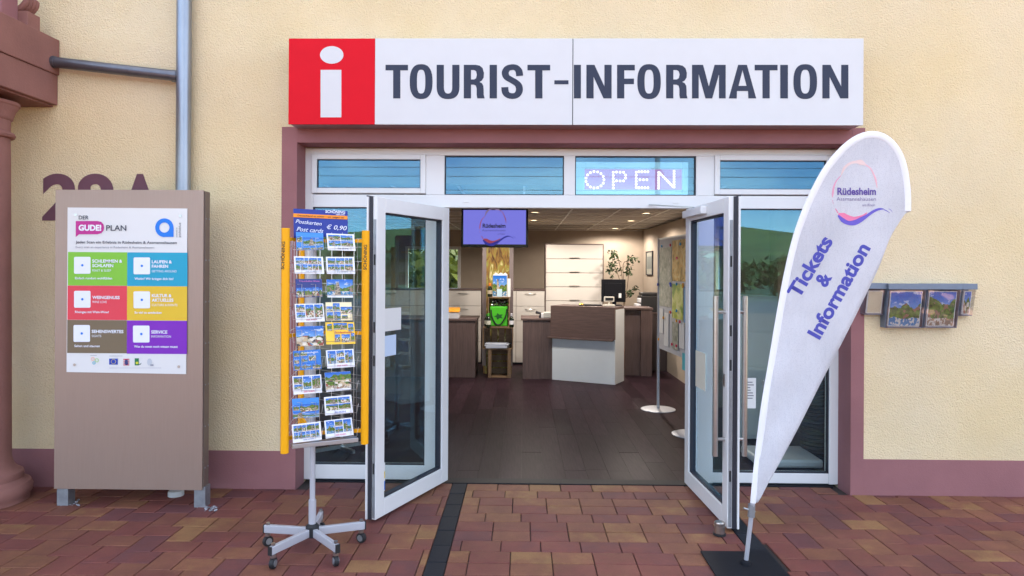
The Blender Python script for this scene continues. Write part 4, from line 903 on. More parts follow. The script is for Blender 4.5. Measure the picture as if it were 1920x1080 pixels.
# flatten the sleeve front to back
for i, vv in enumerate(sv.v):
    k = i // 14
    if k < len(pts): sv.v[i] = (vv[0], pts[k].y + (vv[1] - pts[k].y) * .30, vv[2])
sv.build('sleeve', SLV, fg, smooth=True)
pb = G(1398, 1062); p1 = P(1413, 930, FY)
MB().tube([(pb.x, pb.y, .01), (p1.x, p1.y, p1.z)], .0125, 14).build('pole', SILV, fg, smooth=True)
pj = Vector((pb.x, pb.y, .01)).lerp(p1, .70); MB().tube([pj, pj + Vector((.002, 0, .07))], .020, 12).build('pole_clamp', GALV, fg, smooth=True)
MB().tube([pj + Vector((-.045, -.004, .05)), pj + Vector((.02, -.004, .03))], .006, 8).build('clamp_screw', STEEL, fg)
c1, c2 = G(1313, 1036), G(1438, 1036); bxw = (c2.x - c1.x)
MB().box(c1.x, c2.x, c1.y - .42, c1.y, .0025, .012).build('base_plate', mat('base_black', (.010, .011, .016), .7, var=.2, vscale=20, bump=.1, spec=.2), fg, .002)
MB().lathe([(.03, .012), (.028, .03), (.014, .04)], (pb.x, pb.y, 0), 16).build('socket', mat('base_black', (0, 0, 0)), fg)
fp = fmp(.0022); fp2 = fmp(.0036)
PUR = flat('print_purple', (70, 72, 165), .7); PUR2 = flat('print_violet', (95, 75, 150), .7)
text('lettering', 'Tickets', 1497, 561, 1562, 452, fp, PUR, fg, .035, cap=26); text('lettering', '&', 1548, 540, 1560, 519, fp, PUR, fg, .035, cap=25)
text('lettering', 'Information', 1536, 637, 1632, 465, fp, PUR, fg, .035, cap=26)
def logo(par, m_, m2, cols, ox, oy, s_):
    """brush ring with three lines of lettering and a wave; crop coordinates of the flag print"""
    q = lambda pts: [(ox + x * s_, oy + y * s_) for x, y in pts]
    def st_(pts, wid, c, nm, lay=m_): shape(nm, [brush(catm(q(pts), 5), [w_ * s_ for w_ in resamp1(wid, len(catm(pts, 5)))])], lay, c, par)
    st_([(250, 330), (290, 240), (360, 180), (440, 160), (500, 165), (560, 195)], [6, 34, 30, 34, 70, 20], cols[0], 'ring_stroke')
    st_([(562, 196), (620, 240), (660, 310), (690, 390), (706, 490)], [20, 16, 20, 26, 4], cols[1], 'ring_stroke')
    st_([(248, 332), (190, 400), (160, 470), (145, 560), (142, 610)], [8, 16, 22, 26, 5], cols[2], 'ring_stroke')
    st_([(140, 640), (152, 695)], [7, 4], cols[2], 'ring_stroke'); st_([(178, 750), (212, 806)], [10, 14], cols[3], 'ring_stroke')
    st_([(215, 815), (270, 845), (340, 875), (420, 880), (520, 850), (580, 800)], [16, 92, 84, 54, 40, 6], cols[3], 'wave_stroke')
    st_([(213, 835), (270, 895), (340, 930), (420, 928), (500, 890), (580, 840), (660, 785), (730, 757), (790, 755)], [20, 54, 50, 66, 60, 36, 34, 28, 10], cols[4], 'wave_stroke', m2)
    st_([(790, 762), (830, 780), (868, 806)], [10, 10, 3], cols[4], 'wave_stroke'); st_([(850, 750), (880, 770), (900, 796)], [4, 6, 2], cols[4], 'wave_stroke')
    def tx(t_, xa, ya, xb, c, bold, cap): a = q([(xa, ya), (xb, ya)]); text('lettering', t_, a[0][0], a[0][1], a[1][0], a[1][1], m2, c, par, bold, cap=cap * s_)
    tx('Rüdesheim', 203, 574, 692, cols[5], .03, 88); tx('Assmannshausen', 192, 650, 690, cols[6], -.004, 48); tx('am Rhein', 520, 720, 680, cols[6], .0, 34)
def resamp1(w_, n):
    o = []
    for k in range(n): x = k / (n - 1) * (len(w_) - 1); i = min(int(x), len(w_) - 2); o.append(w_[i] + (w_[i + 1] - w_[i]) * (x - i))
    return o
logo(fg, fp, fp2, [flat('br_beige', (226, 200, 196), .8), flat('br_rose', (228, 180, 190), .8), flat('br_pink', (222, 160, 184), .8), flat('br_coral', (226, 124, 160), .8), flat('br_violet', (104, 92, 190), .8), PUR2, flat('br_grey', (130, 118, 160), .8)], 1540, 280, 1 / 6.75)

# ------------------------------------------------------------------ brochure boxes on the right wall
GREY = mat('holder_grey', (.16, .19, .25), .45, .3, var=.08)
def holder(u0, u1, v0, v1, cu0, cu1, depth, lab, blab, big, sd3=None):
    Yf = WALL - depth; x0, x1, z0, z1 = rc(u0, v0, u1, v1, Yf); zc = P((u0 + u1) / 2, v0 + 11, Yf).z
    t = thing('brochure_box', lab, 'brochure holder', ((x0 + x1) / 2, WALL, z0), 'brochure boxes on the wall')
    boxo('back_plate', (x0, x1, WALL - .008, WALL - .001, z0, z1), GREY, t)
    mb = MB(); mb.slab([(x0 - .006, Yf - .006, zc), (x1 + .006, Yf - .006, zc), (x1 + .006, Yf - .004, z1), (x0 - .006, Yf - .004, z1)], Vector((0, depth - .004, 0))); mb.build('lid', GREY, t, .003)
    tb = .45
    for xx in (x0, x1 - .004):
        mb = MB(); mb.slab([(xx, WALL - .008, z0), (xx, Yf + depth * tb, z0), (xx, Yf + .004, zc - .002), (xx, WALL - .008, zc - .002)], Vector((.004, 0, 0))); mb.build('side', GREY if big else ACRYL, t)
    boxo('floor', (x0 + .004, x1 - .004, Yf + depth * tb, WALL - .008, z0, z0 + .006), GREY, t)
    mb = MB(); mb.slab([(x0 + .004, Yf + depth * tb - .004, z0), (x1 - .004, Yf + depth * tb - .004, z0), (x1 - .004, Yf, zc - .003), (x0 + .004, Yf, zc - .003)], Vector((0, .003, 0))); mb.build('clear_front', ACRYL, t)
    # brochure inside, leaning
    br = MB(); m0 = .020; yb = Yf + depth * tb + .006; yt = Yf + .018
    quad = [(x0 + m0, yb, z0 + .010), (x1 - m0, yb, z0 + .010), (x1 - m0, yt, zc - .012), (x0 + m0, yt, zc - .012)]
    br.slab(quad, Vector((0, .012, 0)), 0); e = .006
    fi = br.poly([Vector(quad[0]) + Vector((e, -.0012, e)), Vector(quad[1]) + Vector((-e, -.0012, e)), Vector(quad[2]) + Vector((-e, -.0012, -e)), Vector(quad[3]) + Vector((e, -.0012, -e))], 1)
    br.uv[fi] = (((0, 0), (1, 0), (1, 1), (0, 1)), sd3 or (rnd.random(), .9)); tag(br.build('brochure', [PAPER, PHOTO if sd3 else flat('pale_cover', (226, 212, 180))]), blab, 'brochure', 'brochures in the wall boxes')
holder(1625, 1664, 531, 591, 0, 0, .10, 'small grey brochure box at the left end of the wall row', 'pale brochure in the leftmost small wall box', False, None)
holder(1667, 1738, 532, 616, 0, 0, .125, 'large grey brochure box beside the flag, second from left', 'landscape magazine in the left large wall box', True, (.46, .30))
holder(1740, 1803, 532, 616, 0, 0, .125, 'large grey brochure box third from left on the wall', 'landscape magazine in the right large wall box', True, (.52, .85))
holder(1806, 1831, 532, 593, 0, 0, .10, 'small grey brochure box at the right end of the wall row', 'brochure of a hillside in the rightmost small wall box', False, (.71, .6))

# ------------------------------------------------------------------ door stop
dsx = G(1349, 1003); ds = thing('door_stop', 'stainless steel cylinder door stop beside the right door leaf', 'door stop', (dsx.x, dsx.y, 0))
MB().lathe([(.040, .001), (.040, .012), (.036, .014)], (dsx.x, dsx.y, .001), 28).build('rubber_foot', BLACK, ds)
MB().lathe([(.034, .015), (.034, .058), (.031, .060), (.031, .064), (.034, .066), (.034, .078), (.028, .084)], (dsx.x, dsx.y, .001), 28).build('body', STEEL, ds, smooth=True)

# ------------------------------------------------------------------ furniture in the room
WOOD = mat('walnut_laminate', (0.112, 0.072, 0.066), .5, var=.32, vscale=3, stretch=(26, 26, 1.2))
WOODH = mat('walnut_laminate_cross', (0.112, 0.072, 0.066), .5, var=.34, vscale=3, stretch=(1.5, 1.5, 26))
CAB = mat('white_cabinet', (.62, .58, .54), .45, var=.02)
CABW = mat('counter_white', (.74, .80, .85), .4, var=.02)
CRATE = mat('crate_wood', (.20, .125, .07), .7, var=.3, vscale=5, stretch=(3, 3, 12), island=.15)
Yz = lambda z: z - 5.39
def dz_(u, v, z): return P(u, v, Yz(z))
# left desk
y0 = Yz(10.6); xr_ = dz_(891, 650, 10.6).x; zt_ = dz_(870, 598, 10.6).z
t = thing('wooden_desk', 'dark wood reception desk at the left edge of the doorway view', 'desk', (-1.4, y0, 0))
boxo('front_panel', (-2.3, xr_ - .03, y0, y0 + .03, .002, zt_ - .03), WOOD, t); boxo('side_panel', (xr_ - .029, xr_, y0 + .002, y0 + .75, .002, zt_ - .03), WOOD, t); boxo('desk_top', (-2.33, xr_ + .02, y0 - .02, y0 + .8, zt_ - .029, zt_), WOODH, t, .003)
x_ = dz_(853, 590, 10.7).x
t = thing('letter_tray', 'grey letter tray with yellow folders on the left desk', 'tray', (x_, y0 + .2, zt_)); boxo('tray', (x_ - .14, x_ + .06, y0 + .05, y0 + .35, zt_ + .001, zt_ + .09), flat('tray_grey', (200, 200, 205)), t, .004); MB().slab([(x_ - .14, y0 + .04, zt_ + .10), (x_ + .08, y0 + .04, zt_ + .10), (x_ + .06, y0 + .3, zt_ + .15), (x_ - .12, y0 + .3, zt_ + .15)], Vector((0, 0, .012))).build('folder', flat('folder_yellow', (235, 160, 40)), t)
# rear drawer cabinets
def drawers(x0, x1, z, ztop, ncol, heights, lab, dark=False, hx=None):
    y = Yz(z); t = thing('drawer_cabinet', lab, 'cabinet', ((x0 + x1) / 2, y, 0), 'rear wall cabinets')
    boxo('carcass', (x0, x1, y + .02, y + .44, .07, ztop - .03), MATS['walnut_laminate'], t); boxo('plinth', (x0, x1, y + .05, y + .4, .002, .069), DARKB, t)
    boxo('cabinet_top', (x0 - .01, x1 + .01, y - .01, y + .44, ztop - .029, ztop), WOODH, t)
    zz = ztop - .034
    for h in heights:
        w_ = (x1 - x0) / ncol
        for c in range(ncol):
            a = x0 + c * w_ + .003; b = x0 + (c + 1) * w_ - .003
            d = boxo('drawer', (a, b, y, y + .019, zz - h + .006, zz), CAB, t, .002); xm_ = (a + b) / 2
            MB().tube([(xm_ + .09 * math.cos(R(a_)), y - .028 * math.sin(R(a_)) - .001, zz - .05) for a_ in range(0, 181, 20)], .005, 6).build('handle', STEEL, d)
        zz -= h
ct = dz_(990, 542, 12.1).z
drawers(dz_(700, 600, 12.1).x, dz_(902, 600, 12.1).x, 12.1, ct, 3, [.27, .26, .37, .36], 'white drawer cabinet left of the display column')
drawers(dz_(914, 600, 12.1).x, dz_(1021, 600, 12.1).x, 12.1, ct, 2, [.27, .26, .37, .36], 'white drawer cabinet right of the display column')
x0, x1 = dz_(1022, 500, 12.1).x, dz_(1132, 500, 12.1).x; zt2 = dz_(1077, 457, 12.1).z; y = Yz(12.1)
t = thing('tall_cabinet', 'tall white cabinet with stacked fronts in a dark frame', 'cabinet', ((x0 + x1) / 2, y, 0))
boxo('carcass', (x0, x1, y + .012, y + .44, .002, zt2), MATS['walnut_laminate'], t)
zz = zt2 - .02
for k, h in enumerate([.25, .245, .245, .245, .36, .36, .30]):
    d = boxo('front', (x0 + .018, x1 - .018, y, y + .012, zz - h + .008, zz), CAB, t, .002); MB().tube([(.5 * (x0 + x1) - .09, y - .02, zz - h + .02), (.5 * (x0 + x1) + .09, y - .02, zz - h + .02)], .007, 6).build('handle', STEEL, d); zz -= h
# display column
z_ = 11.0; y = Yz(z_); x0, x1 = dz_(904, 600, z_).x, dz_(962, 600, z_).x
t = thing('display_column', 'square column clad with a golden woodland print between grey battens', 'column', ((x0 + x1) / 2, y, 0))
BARK = bpy.data.materials.new('woodland_print'); BARK.use_nodes = True; tt = BARK.node_tree; bb_ = tt.nodes['Principled BSDF']; bb_.inputs['Roughness'].default_value = .25
co = tt.nodes.new('ShaderNodeTexCoord'); mpn = tt.nodes.new('ShaderNodeMapping'); mpn.inputs['Scale'].default_value = (1, 1, .35); nn = tt.nodes.new('ShaderNodeTexNoise'); nn.inputs['Scale'].default_value = 13; nn.inputs['Detail'].default_value = 8; nn.inputs['Distortion'].default_value = 1.5
rr = tt.nodes.new('ShaderNodeValToRGB'); e = rr.color_ramp.elements; e[0].position = .3; e[0].color = (.06, .03, .02, 1); e[1].position = .72; e[1].color = (.75, .62, .35, 1); q = e.new(.48); q.color = (.28, .16, .04, 1); q = e.new(.58); q.color = (.25, .24, .05, 1)
tt.links.new(co.outputs['Object'], mpn.inputs[0]); tt.links.new(mpn.outputs[0], nn.inputs['Vector']); tt.links.new(nn.outputs['Fac'], rr.inputs[0]); tt.links.new(rr.outputs[0], bb_.inputs['Base Color'])
boxo('core', (x0 + .02, x1 - .02, y + .012, y + .34, .002, CEIL - .003), BARK, t)
GB = mat('grey_batten', (.19, .15, .15), .5, var=.15, stretch=(20, 20, 1))
boxo('batten', (x0, x0 + .062, y, y + .03, .13, CEIL - .004), GB, t); boxo('batten', (x1 - .062, x1, y, y + .03, .13, CEIL - .004), GB, t)
# television
z_ = 8.7; y = Yz(z_); x0, x1, z0, z1 = rc(865, 391, 990, 464, z_ - 5.39)
t = thing('television', 'wall television with lilac screen hanging below the ceiling', 'television', ((x0 + x1) / 2, y, z0))
boxo('housing', (x0, x1, y, y + .07, z0, z1), mat('tv_black', (.01, .01, .012), .25), t, .006)
boxo('screen', (x0 + .026, x1 - .026, y - .0025, y - .0005, z0 + .040, z1 - .02), mat('tv_screen', (.02, .02, .03), .6, spec=.1, var=0, emit=lin((122, 122, 222)), estr=1.0), t)
MB().tube([((x0 + x1) / 2, y + .05, z1), ((x0 + x1) / 2, y + .05, CEIL)], .02, 10).build('ceiling_mount', DARKB, t)
tv1 = lambda u, v: P(u, v, y - .004); tv2 = lambda u, v: P(u, v, y - .0055)
def em(nm, c): return mat(nm, (.02, .02, .02), .3, var=0, emit=lin(c), estr=1.0)
logo(t, tv1, tv2, [em('tv1', (125, 105, 130)), em('tv2', (135, 85, 135)), em('tv3', (155, 80, 125)), em('tv4', (150, 55, 80)), em('tv5', (30, 32, 140)), em('tv6', (18, 14, 45)), em('tv7', (60, 55, 120))], 887, 376.5, .088)
# crates
def crate(x0, x1, z0, z1, y0, d, lab, open_front=True, vert=False):
    t = thing('wooden_crate', lab, 'crate', ((x0 + x1) / 2, y0, z0), 'wooden wine crates'); th = .012
    boxo('side_board', (x0, x0 + th, y0, y0 + d, z0, z1), CRATE, t); boxo('side_board', (x1 - th, x1, y0, y0 + d, z0, z1), CRATE, t)
    boxo('bottom_board', (x0 + th, x1 - th, y0, y0 + d, z0, z0 + th), CRATE, t); boxo('top_board', (x0 + th, x1 - th, y0, y0 + d, z1 - th, z1), CRATE, t)
    n = 4
    for k in range(n):
        if vert: a = x0 + th + (x1 - x0 - 2 * th) * k / n; boxo('back_slat', (a + .008, a + (x1 - x0 - 2 * th) / n - .022, y0 + d - th, y0 + d - .001, z0 + th, z1 - th), CRATE, t)
        else: a = z0 + th + (z1 - z0 - 2 * th) * k / n; boxo('back_slat', (x0 + th, x1 - th, y0 + d - th, y0 + d - .001, a + .006, a + (z1 - z0 - 2 * th) / n - .02), CRATE, t)
    if not open_front:
        for xx in (x0 + th, x1 - th - .04): boxo('corner_post', (xx, xx + .04, y0 + .002, y0 + .02, z0 + th, z1 - th), CRATE, t)
    return t
z_ = 10.6; y = Yz(z_)
def xz(u0, v0, u1, v1): return rc(u0, v0, u1, v1, y)
q = xz(915, 655, 958, 709); crate(q[0], q[1], .002, q[3], y, .34, 'lowest wooden crate standing upright before the display column', False)
zc1 = q[3] + .002
q = xz(905, 614, 962, 655); crate(q[0], q[1], zc1, q[3], y, .30, 'middle wooden crate lying wide, holding white magazines', True, True); zc2 = q[3] + .002; qm = q
q = xz(915, 557, 955, 613); crate(q[0], q[1], zc2, q[3], y + .02, .26, 'topmost wooden crate holding a bright green bag', True); zc3 = q[3] + .002
# green bag
b0_, b1_, _, _ = xz(918, 575, 952, 610); zt3 = dz_(935, 575, z_).z; zb3 = zc2 + .016
t = thing('green_bag', 'bright green cooler bag with black handles inside the top crate', 'bag', ((b0_ + b1_) / 2, y + .1, zb3))
boxo('body', (b0_ + .005, b1_ - .005, y + .04, y + .22, zb3, zt3), flat('bag_green', (70, 185, 30), .6), t, .012)
mb = MB()
for k in range(60): a, b = rnd.uniform(b0_ + .01, b1_ - .03), rnd.uniform(zt3 + .002, zt3 + .095); mb.slab([(a, y + .06 + rnd.uniform(0, .1), b - .01), (a + rnd.uniform(.02, .06), y + .06 + rnd.uniform(0, .1), b - .02), (a + rnd.uniform(.0, .04), y + .06 + rnd.uniform(0, .1), b + .02)], Vector((0, .002, .001)))
tag(mb.build('foil_wrap', mat('silver_foil', (.6, .6, .6), .2, 1), t), kind='stuff')
MB().tube(catm([(b0_ + .02, y + .035, zt3 - .05), (b0_ + .035, y + .03, zt3 - .16), (b0_ + .09, y + .028, zb3 + .04), ((b0_ + b1_) / 2, y + .028, zb3 + .02), (b1_ - .09, y + .028, zb3 + .05), (b1_ - .03, y + .03, zt3 - .14), (b1_ - .015, y + .035, zt3 - .04)], 5), .011, 8).build('handle', flat('bag_black', (25, 40, 30), .7), t)
cxb, czb = (b0_ + b1_) / 2, (zt3 + zb3) / 2
mb = MB(); mb.slab([(cxb + .075 * (1 if k % 2 else .55) * math.cos(R(36 * k)), y + .039, czb + .055 * (1 if k % 2 else .5) * math.sin(R(36 * k))) for k in range(10)], Vector((0, -.002, 0))); mb.build('emblem', flat('bag_print', (25, 90, 30)), t)
# display card on the top crate
q = xz(923, 511, 951, 556)
t = thing('map_stand', 'cut-out picture map leaflet stand on the topmost crate', 'leaflet stand', ((q[0] + q[1]) / 2, y + .1, zc3))
mb = MB(); w3 = q[1] - q[0]; h3 = q[3] - zc3
mb.slab([(q[0] + w3 * a, y + .08, zc3 + h3 * b) for a, b in ((0, 0), (1, 0), (1, .92), (.86, 1), (.72, .94), (.55, 1.0), (.4, .93), (.22, 1.0), (.05, .9))], Vector((0, .012, 0))); fi = mb.poly([(q[0] + .006, y + .0785, zc3 + .01), (q[1] - .006, y + .0785, zc3 + .01), (q[1] - .006, y + .0785, zc3 + h3 * .88), (q[0] + .006, y + .0785, zc3 + h3 * .88)], 1); mb.uv[fi] = (((0, 0), (1, 0), (1, 1), (0, 1)), (.21, .2))
mb.build('card', [PAPER, PHOTO], t); boxo('pocket', (q[0] + .07, q[1] - .08, y + .05, y + .078, zc3 + .001, zc3 + .12), flat('pocket_blue', (190, 215, 230)), t); boxo('side_leaflets', (q[1] + .005, q[1] + .05, y + .06, y + .10, zc3 + .001, zc3 + h3 * .75), PAPER, t)
# bottles
def bottle(u, v0, v1, base, capc, labc, lab, dz=0):
    x = dz_(u, 600, z_).x; h = .30; t = thing('wine_bottle', lab, 'bottle', (x, y + .06, base), 'wine bottles by the crates'); h = dz_(u, v0, z_).z - base
    MB().lathe([(.036, 0), (.037, .02), (.037, h * .58), (.030, h * .68), (.016, h * .76), (.0145, h * .80)], (x, y + .06 + dz, base + .001), 20).build('glass_body', mat('bottle_glass', (.012, .02, .010), .12), t, smooth=True)
    MB().lathe([(.0165, h * .80), (.0165, h * .985), (.013, h)], (x, y + .06 + dz, base + .001), 16).build('capsule', flat('cap_%d_%d_%d' % capc, capc), t, smooth=True)
    MB().lathe([(.0378, h * .20), (.0378, h * .48)], (x, y + .06 + dz, base + .001), 20).build('paper_label', flat('lab_%d_%d_%d' % labc, labc), t, smooth=True)
bottle(918, 531, 556, zc3, (215, 120, 40), (180, 165, 140), 'wine bottle with orange capsule on the topmost crate')
bottle(911.5, 590, 613, zc2, (50, 120, 50), (190, 190, 175), 'wine bottle with green capsule at the left edge of the middle crate', .10)
bottle(916, 587, 613, zc2 , (80, 175, 55), (205, 205, 190), 'wine bottle with light green capsule left of the green bag', -.09)
bottle(959, 588, 613, zc2, (190, 190, 200), (225, 225, 230), 'wine bottle with silver capsule right of the green bag', -.02)
for k in range(6):
    a = qm[0] + .05 + rnd.uniform(-.02, .02); d = .012 * k
    o = MB().slab([(a, y - .01, zc1 + .016 + d), (a + .32, y - .02 + rnd.uniform(-.01, .01), zc1 + .016 + d), (a + .36, y + .2, zc1 + .018 + d), (a + .02, y + .22, zc1 + .018 + d)], Vector((0, 0, .009)), 0).build('magazine', flat('magazine_white', (215, 222, 238)))
    tag(o, 'white magazine in the loose stack on the middle crate', 'magazine', 'magazines on the middle crate')
# counters
y = Yz(10.5); x0, x1 = dz_(980, 650, 10.5).x, dz_(1034, 650, 10.5).x; zt_ = dz_(1000, 597, 10.5).z
t = thing('side_counter', 'low dark wood counter section left of the white fronted counter', 'counter', (x0, y, 0))
boxo('front_panel', (x0, x1 + .05, y, y + .03, .002, zt_ - .03), WOOD, t); boxo('side_panel', (x0, x0 + .03, y + .031, y + .7, .002, zt_ - .03), WOOD, t); boxo('counter_top', (x0 - .03, x1 + .04, y - .02, y + .7, zt_ - .029, zt_), WOODH, t, .003)
xs_ = dz_(1010, 590, 10.6).x
o = thing('barcode_scanner', 'dark handheld barcode scanner on the low wood counter', 'scanner', (xs_, y + .1, zt_)); MB().tube([(xs_ + .02, y + .1, zt_ + .001), (xs_ + .03, y + .1, zt_ + .07), (xs_ - .04, y + .08, zt_ + .09)], [.022, .018, .024], 10).build('body', DARKB, o, smooth=True); boxo('cradle', (xs_ + .035, xs_ + .09, y + .06, y + .14, zt_ + .001, zt_ + .075), PAPER, o, .01)
xs_ = dz_(1026, 590, 10.6).x; o = boxo('receipt_printer', (xs_ - .06, xs_ + .07, y + .05, y + .25, zt_ + .001, zt_ + .09), flat('device_white', (190, 190, 185)), None, .015); tag(o, 'small white receipt printer beside the raised counter', 'printer')
# angled main counter
a0 = G(1035, 712); a1 = G(1153, 722); a0.z = a1.z = 0; dirn = (a1 - a0).normalized(); back = Vector((-dirn.y, dirn.x, 0))
if back.y < 0: back = -back
t = thing('main_counter', 'angled reception counter with white front and raised dark wood top panel', 'counter', a0)
H1 = PP(1153, 637, a1, Vector((0, 1, 0))).z; H2 = PP(1153, 576, a1, Vector((0, 1, 0))).z
def obox(p, L, w_, z0, z1, nm, m, par, off=0.0, o2=0.0, bevel=.002):
    q = [p + dirn * off - back * o2, p + dirn * (off + L) - back * o2, p + dirn * (off + L) + back * (w_ - o2), p + dirn * off + back * (w_ - o2)]
    mb = MB(); mb.slab([(v.x, v.y, z0) for v in q], Vector((0, 0, z1 - z0))); return mb.build(nm, m, par, bevel)
Lc = (a1 - a0).length
obox(a0, Lc - .02, .02, .002, H1 - .02, 'white_front', CABW, t); obox(a0, .019, .42, .002, H2 - .04, 'white_side', CABW, t, Lc - .019, 0)
obox(a0, Lc + .012, .05, H1, H2 - .001, 'wood_panel', WOODH, t, -.006, .052); obox(a0, Lc + .03, .16, H1 - .022, H1 - .001, 'ledge', WOODH, t, -.05, .08); obox(a0, Lc, .40, H2 - .04, H2, 'counter_top', WOODH, t, 0, -.0)
# return counter on the right
y = Yz(10.9); x0, x1 = dz_(1172, 650, 10.9).x, dz_(1222, 650, 10.9).x; zt_ = dz_(1200, 577, 10.9).z
t = thing('return_counter', 'dark wood counter return right of the white counter side', 'counter', (x0, y, 0))
boxo('front_panel', (x0, x1 - .18, y + .03, y + .06, .002, zt_ - .03), WOOD, t); boxo('end_panel', (x1 - .179, x1, y - .04, y + .5, .002, zt_ - .03), WOOD, t); boxo('counter_top', (x0 - .35, x1 + .01, y - .06, y + .6, zt_ - .029, zt_), WOODH, t, .003)
# things on the counter
ZC = H2
mp_ = P(1150, 547, Yz(10.45)); t = thing('computer_monitor', 'black computer monitor seen from behind on the counter', 'monitor', (mp_.x, mp_.y, zt_))
mm = Matrix.Translation((mp_.x, mp_.y, 0)) @ Matrix.Rotation(R(-8), 4, 'Z') @ Matrix.Rotation(R(-6), 4, 'X')
zm0, zm1 = P(1150, 566, Yz(10.45)).z, P(1150, 523, Yz(10.45)).z
mb = MB().box(-.185, .185, -.02, .02, zm0, zm1).box(-.13, .13, -.045, -.02, zm0 + .05, zm1 - .06); mb.v = [tuple(mm @ Vector(v)) for v in mb.v]; mb.build('housing', mat('monitor_black', (.007, .007, .010), .5, var=.1, spec=.15), t, .01)
mb = MB().box(-.03, .03, -.005, .02, ZC, zm0 + .1).box(-.11, .11, -.07, .1, ZC + .001, ZC + .014); mb.v = [tuple(Matrix.Translation((mp_.x + .02, mp_.y + .02, 0)) @ Vector(v)) for v in mb.v]; mb.build('stand', MATS['monitor_black'], t, .003)
mb = MB().box(.08, .12, -.047, -.0455, zm0 + .06, zm0 + .13); mb.v = [tuple(mm @ Vector(v)) for v in mb.v]; mb.build('sticker', PAPER, t)
dp_ = P(1142, 570, Yz(10.22)); t = thing('customer_display', 'small white customer price display on the counter', 'display', (dp_.x, dp_.y, ZC))
boxo('foot', (dp_.x - .085, dp_.x + .085, dp_.y - .05, dp_.y + .07, ZC + .001, ZC + .028), flat('ivory2', (215, 210, 200)), t, .006); MB().tube([(dp_.x, dp_.y, ZC + .028), (dp_.x, dp_.y, ZC + .075)], .015, 10).build('stem', flat('ivory2', (0, 0, 0)), t); hd = boxo('head', (dp_.x - .075, dp_.x + .075, dp_.y - .02, dp_.y + .02, ZC + .07, ZC + .145), MATS['ivory2'], t, .006); boxo('window', (dp_.x - .058, dp_.x + .058, dp_.y - .023, dp_.y - .0205, ZC + .088, ZC + .13), BLACK, hd)
kp = P(1112, 575, Yz(10.35)); o = boxo('keyboard', (kp.x - .13, kp.x + .13, kp.y - .02, kp.y + .13, ZC + .001, ZC + .022), BLACK, None, .005); tag(o, 'black keyboard lying on the counter before the monitor', 'keyboard')
bp_ = P(1090, 573, Yz(10.4)); t = thing('desk_bell', 'shiny brass desk bell on the counter', 'bell', (bp_.x, bp_.y, ZC)); MB().lathe([(.04, .001), (.04, .008), (.036, .012)], (bp_.x, bp_.y, ZC), 20).build('base', BLACK, t); MB().lathe([(.038, .013), (.034, .03), (.02, .042), (.004, .046)], (bp_.x, bp_.y, ZC), 20).build('dome', mat('brass', (.75, .5, .12), .2, 1), t, smooth=True)
# potted plant behind the counter
LEAF = foliage_mat('plant_leaf', (.012, .028, .010), (.05, .085, .025))
pbx = P(1170, 600, Yz(11.75)); t = thing('potted_plant', 'thin leafy potted plant behind the monitor', 'plant', (pbx.x, pbx.y, 0))
MB().lathe([(.13, .002), (.17, .30), (.18, .31), (.16, .31)], (pbx.x, pbx.y, 0), 20).build('pot', flat('pot', (150, 90, 60), .7), t)
stems = [[(1170, 640), (1171, 575), (1176, 540), (1178, 515), (1176, 490), (1185, 480)], [(1170, 600), (1168, 545), (1165, 510), (1157, 480), (1150, 474)], [(1171, 570), (1163, 530), (1155, 505), (1148, 492)], [(1172, 560), (1183, 550), (1192, 540)], [(1170, 540), (1168, 500), (1172, 490)]]
sb = MB(); lv = MB()
for s_i, s_ in enumerate(stems):
    pts = [P(u, v, pbx.y + .03 * s_i) for u, v in catm(s_, 4)]; sb.tube(pts, .006, 6)
centers = [(1150, 476, 8, 40), (1146, 495, 9, 26), (1152, 502, 8, 22), (1143, 506, 6, 14), (1181, 487, 8, 30), (1191, 484, 5, 14), (1177, 503, 9, 26), (1181, 510, 6, 14), (1171, 508, 6, 10), (1190, 538, 5, 12), (1180, 551, 6, 14), (1158, 488, 5, 8), (1175, 545, 4, 6), (1148, 516, 4, 8), (1196, 541, 3, 5)]
for (u, v, r_, n) in centers:
    for k in range(n):
        p = P(u + rnd.gauss(0, r_ * .5), v + rnd.gauss(0, r_ * .5), pbx.y + rnd.uniform(-.12, .15)); a = Vector((rnd.uniform(-1, 1), rnd.uniform(-1, 1), rnd.uniform(-1, .2))).normalized() * rnd.uniform(.05, .085); b = Vector((rnd.uniform(-1, 1), rnd.uniform(-1, 1), rnd.uniform(-.5, .5))).normalized() * .024
        lv.poly([p, p + a * .5 + b, p + a, p + a * .5 - b])
sb.build('stem', flat('stem', (90, 70, 50), .7), t); tag(lv.build('leaves', LEAF, t), kind='stuff')
